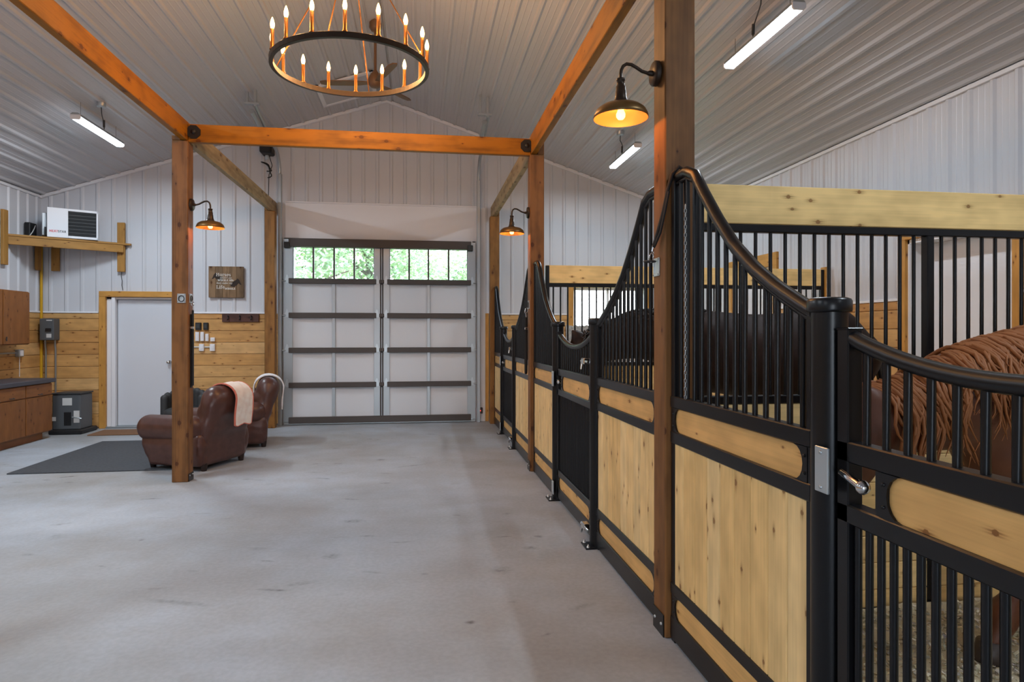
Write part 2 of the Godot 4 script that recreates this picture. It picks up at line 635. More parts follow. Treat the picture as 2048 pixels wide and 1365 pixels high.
# ---------------------------------------------------------------- the room
func build_floor():
	var mb := MB.new()
	mb.st.set_uv2(Vector2.ZERO)
	var x0 := WALL_L - 0.2
	var x1 := WALL_R + 0.2
	var d0 := NEAR_D - 0.2
	var d1 := WALL_D + 0.2
	mb.smooth(false)
	var n := 1
	var P := [V(x0, 0, d0), V(x1, 0, d0), V(x1, 0, d1), V(x0, 0, d1)]
	var T := [Vector2(0, 0), Vector2(1, 0), Vector2(1, 1), Vector2(0, 1)]
	for i in [0, 2, 1, 0, 3, 2]:
		mb.st.set_smooth_group(-1)
		mb.st.set_uv(T[i])
		mb.st.set_uv2(T[i] * Vector2(9.0, 13.0))
		mb.st.add_vertex(P[i])
	for s in [[0, 1], [1, 2], [2, 3], [3, 0]]:
		var a: Vector3 = P[s[0]]
		var b: Vector3 = P[s[1]]
		var dn := Vector3(0, -0.15, 0)
		for q in [a, b, b + dn, a, b + dn, a + dn]:
			mb.st.set_smooth_group(-1)
			mb.st.set_uv(Vector2.ZERO)
			mb.st.set_uv2(Vector2.ZERO)
			mb.st.add_vertex(q)
	var o := MeshInstance3D.new()
	o.name = "floor"
	o.mesh = mb.mesh()
	o.material_override = M.concrete
	add_child(o)
	tag(o, "smooth grey concrete floor with scuffs and worn brown patches", "floor", "", "structure")

# ribbed steel sheet: runs along "run" from a lower to an upper edge; profile steps along "across"; ribs stand out along "out"
func ribbed(mb: MB, origin: Vector3, across: Vector3, out: Vector3, s0: float, s1: float, phase: float, lo: Callable, hi: Callable, height := 0.018, minor := true):
	var marks := []
	var k := int(floor((s0 - phase) / RIB)) - 1
	while phase + k * RIB < s1 + RIB:
		var r := phase + k * RIB
		for q in [[-0.034, 0.0], [-0.013, height], [0.013, height], [0.034, 0.0]]: marks.append([r + q[0], q[1]])
		if minor:
			for mid in [RIB * 0.36, RIB * 0.64]:
				for q in [[-0.009, 0.0], [0.0, 0.0035], [0.009, 0.0]]: marks.append([r + mid + q[0], q[1]])
		k += 1
	var pts := []
	for i in marks.size():
		var m: Array = marks[i]
		if m[0] < s0:
			if i + 1 < marks.size() and marks[i + 1][0] > s0:
				var t: float = (s0 - m[0]) / (marks[i + 1][0] - m[0])
				pts.append([s0, lerpf(m[1], marks[i + 1][1], t)])
			continue
		if m[0] > s1:
			if pts.size() and pts[-1][0] < s1 - 1e-4:
				var p: Array = marks[i - 1]
				var t: float = (s1 - p[0]) / (m[0] - p[0])
				pts.append([s1, lerpf(p[1], m[1], t)])
			break
		pts.append(m)
	mb.smooth(false)
	for i in pts.size() - 1:
		var a: Array = pts[i]
		var b: Array = pts[i + 1]
		if b[0] - a[0] < 1e-5: continue
		var mid: float = (a[0] + b[0]) / 2
		var la: Vector3 = lo.call(a[0], mid)
		var lb: Vector3 = lo.call(b[0], mid)
		var ha: Vector3 = hi.call(a[0], mid)
		var hb: Vector3 = hi.call(b[0], mid)
		var pa: Vector3 = origin + across * a[0] + out * a[1]
		var pb: Vector3 = origin + across * b[0] + out * b[1]
		mb.quad(pa + la, pb + lb, pb + hb, pa + ha)

func build_walls():
	# ---- the gable wall at the end of the aisle
	var wb := thing("wall_back", "white ribbed steel gable wall over horizontal pine boards at the aisle's end", "wall", V(0, 0, WALL_D), "", "structure")
	var o := wb.position
	var core := MB.new(o)
	var D0 := WALL_D + 0.025
	var D1 := WALL_D + 0.2
	var gx0 := -2.09
	var gx1 := 0.91
	for r in [[WALL_L - 0.2, -4.85, 0.0, 3.0], [-4.85, -3.94, 2.06, 3.0], [-3.94, gx0, 0.0, 3.0], [gx1, 2.65, 0.0, 3.0], [2.65, 3.95, 0.0, 1.5], [2.65, 3.95, 2.31, 3.0], [3.95, WALL_R + 0.2, 0.0, 3.0]]:
		slab(core, r[0], r[1], r[2], r[3], D0, D1)
	# the gable triangle above 3 m
	plate(core, V(0, 0, (D0 + D1) / 2), Vector3.RIGHT, Vector3.UP, [Vector2(WALL_L - 0.2, 3.0), Vector2(WALL_R + 0.2, 3.0), Vector2(WALL_R + 0.2, gable(WALL_R + 0.2) + 0.1), Vector2(RIDGE_X, RIDGE_Y + 0.1), Vector2(WALL_L - 0.2, gable(WALL_L - 0.2) + 0.1)], D1 - D0)
	part("wall_core", core, M.core, wb)
	var low := func(_x: float, mid: float) -> Vector3:
		if mid > -2.12 and mid < 0.95: return Vector3(0, 3.67, 0)
		if mid > 2.56 and mid < 4.05: return Vector3(0, 2.4, 0)
		if mid > -5.03 and mid < -3.84: return Vector3(0, 2.175, 0)
		return Vector3(0, 1.84, 0)
	var high := func(x: float, _mid: float) -> Vector3: return Vector3(0, gable(x), 0)
	var x := WALL_L
	var w := 0.9144
	var edge := -3.46 - 3.0 * w
	var cuts := [WALL_L]
	while edge < WALL_R:
		if edge > WALL_L + 0.1: cuts.append(edge)
		edge += w
	cuts.append(WALL_R)
	var brk := [-5.03, -3.84, -2.12, 0.95, 2.56, 4.05, RIDGE_X]
	for i in cuts.size() - 1:
		var mb := MB.new(o)
		var ss := [cuts[i]]
		for b in brk:
			if b > cuts[i] and b < cuts[i + 1]: ss.append(b)
		ss.sort()
		ss.append(cuts[i + 1])
		for j in ss.size() - 1:
			ribbed(mb, V(0, 0, WALL_D), Vector3.RIGHT, Vector3(0, 0, 1), ss[j], ss[j + 1], -3.46, low, high, 0.018, false)
		part("metal_panel", mb, M.sheet, wb)
	# white flashing: along the gable, over the boards, round the big door
	for sg: float in [-1.0, 1.0]:
		var mb := MB.new(o)
		var xe := WALL_L if sg < 0 else WALL_R
		var a := V(RIDGE_X, RIDGE_Y, WALL_D - 0.03)
		var b := V(xe, gable(xe), WALL_D - 0.03)
		var dir := (b - a).normalized()
		box(mb, (a + b) / 2 + Vector3(0, -0.03, 0), Vector3((b - a).length(), 0.05, 0.05), 0.006, 0, Basis(dir, Vector3(-dir.y, dir.x, 0), Vector3(0, 0, 1)))
		part("gable_flashing", mb, M.white, wb)
	for r in [[WALL_L, -5.04], [-3.83, -2.46], [1.31, 2.55], [4.06, WALL_R]]:
		var mb := MB.new(o)
		slab(mb, r[0], r[1], 1.826, 1.852, WALL_D - 0.035, WALL_D, 0.003)
		part("flashing", mb, M.white, wb)
	# smooth white lintel between the big door and the ribbed sheet, with its drip edge
	var lt := MB.new(o)
	slab(lt, -2.2, 1.02, 3.02, 3.67, WALL_D - 0.012, WALL_D + 0.03, 0.0)
	part("lintel_panel", lt, M.white, wb)
	lt = MB.new(o)
	slab(lt, -2.2, 1.02, 3.66, 3.685, WALL_D - 0.03, WALL_D, 0.004)
	part("flashing", lt, M.white, wb)
	for r in [[-2.31, -2.245], [1.0, 1.10]]:
		lt = MB.new(o)
		slab(lt, r[0], r[1], 0.0, 3.66, WALL_D - 0.035, WALL_D, 0.005)
		part("jamb_flashing", lt, M.white, wb)
	lt = MB.new(o)
	slab(lt, 1.10, 1.16, 0.0, 1.85, WALL_D - 0.03, WALL_D, 0.004, 1, off())
	part("jamb_board", lt, M.casing, wb)
	# horizontal boards
	wainscot(wb, o, [[WALL_L + 0.02, -5.035], [-3.835, -2.3]], false)
	wainscot(wb, o, [[1.17, 2.553], [4.06, WALL_R - 0.02]], false)
	# window of the far stall
	var wn := thing("window_1", "small white framed stall window with pine casing in the gable wall", "window", V(3.3, 1.5, WALL_D), "", "structure")
	o = wn.position
	for r in [[2.557, 2.65, 1.40, 2.40], [3.95, 4.045, 1.40, 2.40], [2.557, 4.045, 2.31, 2.40], [2.557, 4.045, 1.40, 1.5]]:
		var mb := MB.new(o)
		slab(mb, r[0], r[1], r[2], r[3], WALL_D - 0.03, WALL_D + 0.02, 0.004, 0 if r[1] - r[0] > 1.0 else 1, off())
		part("casing", mb, M.casing, wn)
	var fr := MB.new(o)
	for r in [[2.65, 2.69, 1.5, 2.31], [3.91, 3.95, 1.5, 2.31], [2.65, 3.95, 2.27, 2.31], [2.65, 3.95, 1.5, 1.54], [3.28, 3.32, 1.5, 2.31]]:
		slab(fr, r[0], r[1], r[2], r[3], WALL_D + 0.08, WALL_D + 0.13, 0.003)
	part("frame", fr, M.white, wn)
	for r in [[2.69, 3.28], [3.32, 3.91]]:
		var mb := MB.new(o)
		slab(mb, r[0], r[1], 1.54, 2.27, WALL_D + 0.1, WALL_D + 0.106)
		part("pane", mb, M.glass, wn)

	# ---- left wall, beside the cabinets
	var wl := thing("wall_left", "white ribbed steel side wall behind the shelf and cabinets", "wall", V(WALL_L, 0, 3), "", "structure")
	o = wl.position
	core = MB.new(o)
	slab(core, WALL_L - 0.2, WALL_L - 0.025, 0, 3.8, NEAR_D - 0.2, WALL_D + 0.2)
	part("wall_core", core, M.core, wl)
	var d := NEAR_D
	while d < WALL_D - 0.01:
		var e := minf(d + w, WALL_D)
		var mb := MB.new(o)
		ribbed(mb, Vector3(WALL_L, 0, 0), Vector3(0, 0, -1), Vector3.RIGHT, d, e, WALL_D - 0.12, func(_a, _b): return Vector3(0, 1.84, 0), func(_a, _b): return Vector3(0, gable(WALL_L), 0), 0.02, false)
		part("metal_panel", mb, M.sheet, wl)
		d = e
	side_flashing(wl, o, WALL_L, 1.0, [[NEAR_D, WALL_D]])
	side_boards(wl, o, WALL_L, 1.0, [[NEAR_D, WALL_D]])

	# ---- right wall, behind the stalls, with two white dutch doors
	var wr := thing("wall_right", "white ribbed steel side wall over pine boards behind the stalls", "wall", V(WALL_R, 0, 3), "", "structure")
	o = wr.position
	core = MB.new(o)
	for r in [[NEAR_D - 0.2, 4.55, 0.0, 2.4], [5.70, 8.1, 0.0, 2.4], [9.25, WALL_D + 0.2, 0.0, 2.4], [NEAR_D - 0.2, WALL_D + 0.2, 2.4, 3.8]]:
		slab(core, WALL_R + 0.025, WALL_R + 0.3, r[2], r[3], r[0], r[1])
	part("wall_core", core, M.core, wr)
	var low2 := func(_s: float, mid: float) -> Vector3:
		if (-mid > 4.45 and -mid < 5.80) or (-mid > 8.0 and -mid < 9.35): return Vector3(0, 2.6, 0)
		return Vector3(0, 1.84, 0)
	d = NEAR_D
	brk = [4.45, 5.8, 8.0, 9.35]
	while d < WALL_D - 0.01:
		var e := minf(d + w, WALL_D)
		var mb := MB.new(o)
		var ss := [d]
		for b in brk:
			if b > d and b < e: ss.append(b)
		ss.append(e)
		for j in ss.size() - 1:
			ribbed(mb, Vector3(WALL_R, 0, 0), Vector3(0, 0, 1), Vector3.LEFT, -ss[j + 1], -ss[j], 0.05, low2, func(_a, _b): return Vector3(0, gable(WALL_R), 0))
		part("metal_panel", mb, M.sheet, wr)
		d = e
	side_flashing(wr, o, WALL_R, -1.0, [[NEAR_D, 4.45], [5.8, 8.0], [9.35, WALL_D]])
	side_boards(wr, o, WALL_R, -1.0, [[NEAR_D, 4.45], [5.8, 8.0], [9.35, WALL_D]])
	for q in [[4.55, 5.70, "white exterior stall door in a pine casing behind the chestnut horse"], [8.1, 9.25, "white exterior stall door behind the far partition, under a pine header"]]:
		var dr := thing("door_3" if q[0] < 5.0 else "door_4", q[2], "door", V(WALL_R, 0, (q[0] + q[1]) / 2), "", "structure")
		o = dr.position
		for r in [[q[0] - 0.1, q[0], 0.0, 2.42], [q[1], q[1] + 0.1, 0.0, 2.42], [q[0] - 0.1, q[1] + 0.1, 2.42, 2.6]]:
			var mb := MB.new(o)
			slab(mb, WALL_R - 0.035, WALL_R + 0.02, r[2], r[3], r[0], r[1], 0.004, 1 if r[1] - r[0] < 0.2 else 2, off())
			part("casing", mb, M.casing, dr)
		for r in [[q[0], q[0] + 0.02, 0.0, 2.42], [q[1] - 0.02, q[1], 0.0, 2.42], [q[0], q[1], 2.38, 2.42]]:
			var mb := MB.new(o)
			slab(mb, WALL_R, WALL_R + 0.26, r[2], r[3], r[0], r[1], 0.0)
			part("jamb", mb, M.white, dr)
		for r in [[0.01, 1.2], [1.21, 2.38]]:
			var mb := MB.new(o)
			slab(mb, WALL_R + 0.2, WALL_R + 0.25, r[0], r[1], q[0] + 0.02, q[1] - 0.02, 0.004)
			part("door_leaf", mb, M.white, dr)

	# ---- the wall behind the camera
	var wf := thing("wall_front", "white gable wall behind the viewer, with a doorway standing open", "wall", V(0, 0, NEAR_D), "", "structure")
	o = wf.position
	core = MB.new(o)
	plate(core, V(0, 0, NEAR_D - 0.1), Vector3.RIGHT, Vector3.UP, [Vector2(WALL_L - 0.2, 0.0), Vector2(-1.5, 0.0), Vector2(-1.5, 2.6), Vector2(0.1, 2.6), Vector2(0.1, 0.0), Vector2(WALL_R + 0.2, 0.0), Vector2(WALL_R + 0.2, gable(WALL_R + 0.2) + 0.1), Vector2(RIDGE_X, RIDGE_Y + 0.1), Vector2(WALL_L - 0.2, gable(WALL_L - 0.2) + 0.1)], 0.2)
	part("wall_core", core, M.sheet, wf)

const SEAMS := [0.02, 0.232, 0.42, 0.608, 0.796, 0.984, 1.172, 1.36, 1.548, 1.737, 1.826]

func wainscot(parent: Node3D, o: Vector3, spans: Array, _low: bool):
	for s in spans:
		for i in SEAMS.size() - 1:
			var mb := MB.new(o)
			slab(mb, s[0], s[1], SEAMS[i] + 0.002, SEAMS[i + 1] - 0.002, WALL_D - 0.022, WALL_D + 0.01, 0.006, 0, off())
			part("plank", mb, M.wain[rng.randi() % 4], parent)

func side_boards(parent: Node3D, o: Vector3, x: float, sg: float, spans: Array):
	for s in spans:
		for i in SEAMS.size() - 1:
			var mb := MB.new(o)
			slab(mb, x - 0.01 * sg, x + 0.022 * sg, SEAMS[i] + 0.002, SEAMS[i + 1] - 0.002, s[0] + 0.003, s[1] - 0.025, 0.006, 2, off())
			part("plank", mb, M.wain[rng.randi() % 4], parent)

func side_flashing(parent: Node3D, o: Vector3, x: float, sg: float, spans: Array):
	for s in spans:
		var mb := MB.new(o)
		slab(mb, x, x + 0.03 * sg, 1.826, 1.852, s[0], s[1], 0.003)
		part("flashing", mb, M.white, parent)
	var tp := MB.new(o)
	slab(tp, x, x + 0.03 * sg, gable(x) - 0.05, gable(x) - 0.012, NEAR_D, WALL_D - 0.05, 0.003)
	part("eave_flashing", tp, M.white, parent)

func build_ceiling():
	var c := thing("ceiling", "white ribbed steel ceiling rising to a ridge along the aisle", "ceiling", V(RIDGE_X, RIDGE_Y, 3), "", "structure")
	var o := c.position
	var cs := 1.0 / sqrt(1.0 + PITCH * PITCH)
	for sg: float in [-1.0, 1.0]:
		var along := Vector3(sg * cs, -PITCH * cs, 0)
		var down := Vector3(-sg * PITCH * cs, -cs, 0)
		var reach := 5.32 / cs
		var ridge := V(RIDGE_X, RIDGE_Y, 0)
		var core := MB.new(o)
		var b := Basis(along, -down, Vector3(0, 0, sg * -1.0)) if sg < 0 else Basis(along, -down, Vector3(0, 0, 1))
		box(core, ridge + along * (reach + 0.3) / 2 - down * 0.115 + V(0, 0, (NEAR_D + WALL_D) / 2), Vector3(reach + 0.3, 0.18, WALL_D - NEAR_D + 0.4), 0.0, 0, b)
		part("roof_core", core, M.core, c)
		var s := 0.0
		while s < reach - 0.01:
			var e := minf(s + 0.9144, reach)
			var mb := MB.new(o)
			var near := func(_a, _m): return V(0, 0, NEAR_D)
			var far := func(_a, _m): return V(0, 0, WALL_D)
			if sg < 0: ribbed(mb, ridge, along, down, s, e, 0.05, near, far, 0.02)
			else: ribbed(mb, ridge, along, down, s, e, 0.05, far, near, 0.02)
			part("metal_panel", mb, M.roof, c)
			s = e
	var rc := MB.new(o)
	for sg: float in [-1.0, 1.0]:
		var along := Vector3(sg * cs, -PITCH * cs, 0)
		var down := Vector3(-sg * PITCH * cs, -cs, 0)
		var a := V(RIDGE_X, RIDGE_Y, NEAR_D) + down * 0.026
		var b := V(RIDGE_X, RIDGE_Y, WALL_D) + down * 0.026
		rc.smooth(false)
		if sg > 0: rc.quad(a, a + along * 0.1, b + along * 0.1, b)
		else: rc.quad(b, b + along * 0.1, a + along * 0.1, a)
	part("ridge_cap", rc, M.roof, c)
	# the attic hatch by the gable
	var h := thing("trim_1", "white framed hatch in the ceiling near the gable", "hatch", V(-1.1, gable(-1.1), 10.1), "", "structure")
	o = h.position
	var al := Vector3(-cs, -PITCH * cs, 0)
	var dn := Vector3(PITCH * cs, -cs, 0)
	var base := V(RIDGE_X, RIDGE_Y, 0) + dn * 0.03
	var bb := Basis(al, -dn, Vector3(0, 0, 1).cross(Vector3.ZERO) + al.cross(-dn))
	for r in [[0.15, 1.02, 9.62, 9.68], [0.15, 1.02, 10.42, 10.48], [0.15, 0.21, 9.62, 10.48], [0.96, 1.02, 9.62, 10.48]]:
		var mb := MB.new(o)
		box(mb, base + al * (r[0] + r[1]) / 2 + V(0, 0, (r[2] + r[3]) / 2), Vector3(r[1] - r[0], 0.03, r[3] - r[2]), 0.004, 0, bb)
		part("hatch_trim", mb, M.white, h)
	var hp := MB.new(o)
	box(hp, base + al * 0.585 - dn * 0.004 + V(0, 0, 10.05), Vector3(0.76, 0.016, 0.74), 0.0, 0, bb)
	part("hatch_panel", hp, M.roof, h)

# ---------------------------------------------------------------- doors
func build_garage_door():
	var g := thing("door_1", "white sectional garage door with brown struts and a row of windows", "garage door", V(-0.59, 0, 10.95), "", "structure")
	var o := g.position
	var D := 10.93
	var L := -2.22
	var R := 0.93
	# sections: bottom, then upwards
	var rows := [0.055, 0.655, 1.23, 1.803, 2.366, 3.06]
	for i in 5:
		var y0: float = rows[i]
		var y1: float = rows[i + 1]
		if i < 4:
			for q in [[-2.081, -1.42], [-1.42, -0.762], [-0.516, 0.136], [0.136, 0.797]]:
				var mb := MB.new(o)
				slab(mb, q[0] - 0.005, q[1] + 0.005, y0, y1 - 0.004, D + 0.012, D + 0.05, 0.004)
				part("door_panel", mb, M.panel, g)
			for xs in [-1.42, 0.136]:
				var mb := MB.new(o)
				slab(mb, xs - 0.028, xs + 0.028, y0 + 0.02, y1 - 0.03, D - 0.008, D + 0.02, 0.004)
				part("mid_stile", mb, M.gal, g)
		else:
			# the glazed section: muntins and panes
			for half in [[-2.081, -0.762, [-1.747, -1.415, -1.09]], [-0.516, 0.797, [-0.189, 0.132, 0.471]]]:
				var fr := MB.new(o)
				slab(fr, half[0] - 0.01, half[1] + 0.01, y0, 2.41, D, D + 0.05, 0.003)
				slab(fr, half[0] - 0.01, half[1] + 0.01, 2.92, y1, D, D + 0.05, 0.003)
				part("window_rail", fr, M.strut, g)
				var xs: Array = [half[0]] + half[2] + [half[1]]
				for j in 4:
					var mb := MB.new(o)
					slab(mb, xs[j] + 0.012, xs[j + 1] - 0.012, 2.41, 2.92, D + 0.026, D + 0.031)
					part("window_pane", mb, M.glass, g)
				for j in 5:
					var mb := MB.new(o)
					slab(mb, xs[j] - 0.014, xs[j] + 0.014, 2.40, 2.93, D + 0.005, D + 0.048, 0.003)
					part("muntin", mb, M.strut, g)
		for q in [[L, -2.075], [-0.768, -0.668], [-0.614, -0.512], [0.79, R]]:
			var mb := MB.new(o)
			slab(mb, q[0], q[1], y0, y1 - 0.004, D - 0.006, D + 0.05, 0.003)
			part("end_stile", mb, M.gal, g)
		var cs := MB.new(o)
		slab(cs, -0.668, -0.614, y0, y1, D + 0.008, D + 0.05)
		part("mullion", cs, M.strut, g)
		cs = MB.new(o)
		slab(cs, -0.647, -0.635, y0 + 0.02, y1 - 0.05, D - 0.004, D + 0.01, 0.002)
		part("astragal", cs, M.gal, g)
	# horizontal struts, in two lengths with the gap between the middle stiles
	for y in [[0.03, 0.135], [0.615, 0.7], [1.187, 1.272], [1.76, 1.846], [2.323, 2.409], [2.924, 3.064]]:
		var full: bool = y[0] < 0.1 or y[0] > 2.9
		for q in ([[-2.13, 0.85]] if full else [[-2.13, -0.73], [-0.55, 0.85]]):
			var mb := MB.new(o)
			slab(mb, q[0], q[1], y[0], y[1], D - 0.055, D - 0.006, 0.006)
			part("strut", mb, M.strut, g)
		if not full:
			for xs in [-2.16, -0.72, -0.565, 0.87]:
				var hg := MB.new(o)
				plate(hg, V(xs, (y[0] + y[1]) / 2, D - 0.012), Vector3.RIGHT, Vector3.UP, [Vector2(-0.035, -0.03), Vector2(0.035, -0.03), Vector2(0.035, 0.02), Vector2(0.02, 0.06), Vector2(0.008, 0.1), Vector2(-0.008, 0.1), Vector2(-0.02, 0.06), Vector2(-0.035, 0.02)], 0.008)
				part("hinge", hg, M.zinc, g)
			var kn := MB.new(o)
			slab(kn, -0.68, -0.6, y[0] + 0.015, y[1] - 0.01, D - 0.04, D, 0.008)
			part("strut_joiner", kn, M.strut, g)
			for sx: float in [-1.0, 1.0]:
				var xs := -2.18 if sx < 0 else 0.89
				var rl := MB.new(o)
				tube(rl, [V(xs, y[0] + 0.04, D - 0.03), V(xs + sx * 0.08, y[0] + 0.04, D - 0.03)], 0.012, 8)
				part("roller", rl, M.zinc, g)
	for q in [[L - 0.02, -2.06, 0.0, 3.08], [0.88, R + 0.03, 0.0, 3.08], [L, R, 3.0, 3.08]]:
		var ws := MB.new(o)
		slab(ws, q[0], q[1], q[2], q[3], D + 0.052, WALL_D + 0.06, 0.0)
		part("weather_stop", ws, M.panel, g)
	var sl := MB.new(o)
	slab(sl, L, R, 0.0, 0.05, D - 0.01, D + 0.05, 0.01)
	part("bottom_seal", sl, M.gal, g)
	for sx: float in [-1.0, 1.0]:
		var xs := -2.13 if sx < 0 else 0.86
		var tb := MB.new(o)
		slab(tb, xs - 0.07, xs + 0.02, 2.9, 3.0, D - 0.075, D - 0.01, 0.008)
		part("top_bracket", tb, M.dark, g)
	# tracks: upright beside the door, then bent towards the aisle and up to a ceiling hanger
	for sx: float in [-1.0, 1.0]:
		var xs: float = -2.262 if sx < 0 else 0.975
		var t := thing("door_track", "galvanised overhead door track at the %s with its ceiling hanger" % ("chair side" if sx < 0 else "stall side"), "door track", V(xs, 0, 10.86), "overhead door tracks")
		o = t.position
		var vt := MB.new(o)
		slab(vt, xs - 0.028, xs + 0.028, 0.0, 4.1, 10.84, 10.872, 0.006)
		slab(vt, xs - sx * 0.028, xs - sx * 0.022, 0.0, 4.1, 10.872, 10.91, 0.0)
		part("upright_track", vt, M.gal, t)
		var cv := MB.new(o)
		var path := []
		for i in 9:
			var a := PI / 2 * i / 8.0
			path.append(V(xs, 4.1 + 0.32 * sin(a), 10.856 - 0.32 * (1.0 - cos(a))))
		for i in range(1, 6): path.append(V(xs, 4.42 + 0.05 * i, 10.536 - 0.26 * i))
		tube(cv, path, 0.026, 8)
		part("curved_track", cv, M.gal, t)
		var hx := xs - sx * 0.02
		var top := gable(hx) - 0.03
		var hg := MB.new(o)
		slab(hg, hx - 0.02, hx + 0.02, 4.62, top, 9.2, 9.24, 0.003)
		slab(hg, hx - 0.12, hx - 0.09, 4.66, gable(hx - 0.1) - 0.03, 9.2, 9.24, 0.003)
		slab(hg, hx - 0.14, hx + 0.06, 4.64, 4.67, 9.19, 9.25, 0.003)
		part("hanger", hg, M.gal, t)
		var sp := MB.new(o)
		tube(sp, [V(xs - 0.05, 4.5, 9.9), V(xs - 0.05, 4.58, 9.3)], 0.035, 10)
		part("spring", sp, M.gal, t)

	var eye := thing("door_sensor", "small black safety sensor with a red light low beside the big door", "sensor", V(1.03, 0.15, 10.9))
	o = eye.position
	var eb := MB.new(o)
	slab(eb, 0.995, 1.05, 0.14, 0.24, 10.9, 10.965, 0.006)
	part("sensor_box", eb, M.dark, eye)
	eb = MB.new(o)
	lathe(eb, V(1.005, 0.19, 10.9), [Vector2(0.011, 0), Vector2(0.009, 0.008), Vector2(0, 0.012)], 10, Basis(Vector3.RIGHT, Vector3(0, 0, 1), Vector3(0, -1, 0)))
	part("indicator_light", eb, glow(Color(1, 0.12, 0.03), 6.0), eye, "red light")

	var op := thing("door_opener", "black door opener box with looped cords above the big door", "opener", V(-2.45, 4.4, 10.8))
	o = op.position
	var ob := MB.new(o)
	slab(ob, -2.55, -2.36, 4.40, 4.62, 10.72, 10.97, 0.02)
	part("motor_box", ob, M.black, op)
	ob = MB.new(o)
	slab(ob, -2.49, -2.44, 4.33, 4.4, 10.86, 10.9, 0.004)
	part("bracket", ob, M.zinc, op)
	var loop := []
	for i in 25:
		var a := TAU * i / 24.0 * 1.5
		loop.append(V(-2.47 + 0.07 * sin(a) + 0.02 * sin(a * 2.3), 4.24 - 0.1 * cos(a * 0.66) - 0.004 * i, 10.9 - 0.02 * cos(a)))
	ob = MB.new(o)
	tube(ob, loop, 0.009, 6)
	part("looped_cord", ob, M.black, op)
	ob = MB.new(o)
	tube(ob, [V(-2.44, 4.4, 10.93), V(-2.40, 4.25, 10.95), V(-2.45, 4.1, 10.95), V(-2.46, 3.7, 10.95), V(-2.42, 3.45, 10.95), V(-2.37, 3.3, 10.96)], 0.006, 6)
	part("power_cord", ob, M.black, op)

func build_walk_door():
	var d := thing("door_2", "plain white walk door in a pine casing behind the brown armchair", "door", V(-4.4, 0, WALL_D), "", "structure")
	var o := d.position
	for r in [[-5.03, -4.935, 0.0, 2.085, 1], [-3.95, -3.845, 0.0, 2.085, 1], [-5.03, -3.845, 2.085, 2.175, 0]]:
		var mb := MB.new(o)
		slab(mb, r[0], r[1], r[2], r[3], WALL_D - 0.04, WALL_D + 0.02, 0.005, r[4], off())
		part("casing", mb, M.casing, d)
	for r in [[-4.935, -4.81, 0.0, 2.085], [-3.97, -3.95, 0.0, 2.085], [-4.935, -3.95, 2.05, 2.085]]:
		var mb := MB.new(o)
		slab(mb, r[0], r[1] if r[0] > -4.9 or r[1] < -4.5 else r[1], r[2], r[3], WALL_D + 0.02, WALL_D + 0.16, 0.003)
		part("jamb", mb, M.white, d)
	var mb2 := MB.new(o)
	slab(mb2, -4.855, -4.80, 0.02, 2.084, WALL_D - 0.02, WALL_D + 0.03, 0.006)
	part("door_stop", mb2, M.white, d)
	mb2 = MB.new(o)
	slab(mb2, -4.90, -3.952, 0.03, 2.075, WALL_D + 0.165, WALL_D + 0.21, 0.004)
	slab(mb2, -4.797, -3.972, 0.03, 2.045, WALL_D + 0.075, WALL_D + 0.165, 0.004)
	part("door_leaf", mb2, M.door_white, d)
	mb2 = MB.new(o)
	slab(mb2, -4.93, -3.955, 0.0, 0.028, WALL_D - 0.04, WALL_D + 0.12, 0.005)
	part("threshold", mb2, M.gal, d)
	mb2 = MB.new(o)
	lathe(mb2, V(-4.02, 1.04, WALL_D + 0.075), [Vector2(0.032, 0), Vector2(0.03, 0.008), Vector2(0.012, 0.012), Vector2(0.012, 0.03), Vector2(0.026, 0.04), Vector2(0.03, 0.055), Vector2(0.022, 0.068), Vector2(0, 0.072)], 18, Basis(Vector3.RIGHT, Vector3(0, 0, 1), Vector3(0, -1, 0)))
	part("door_knob", mb2, M.chrome, d, "silver door knob")
	mb2 = MB.new(V(-4.45, 0, 10.5))
	slab(mb2, -4.84, -4.13, 0.0, 0.018, 10.2, 10.72, 0.006)
	single("door_mat", "small brown doormat on the concrete before the white walk door", "mat", mb2, M.mat_brown)

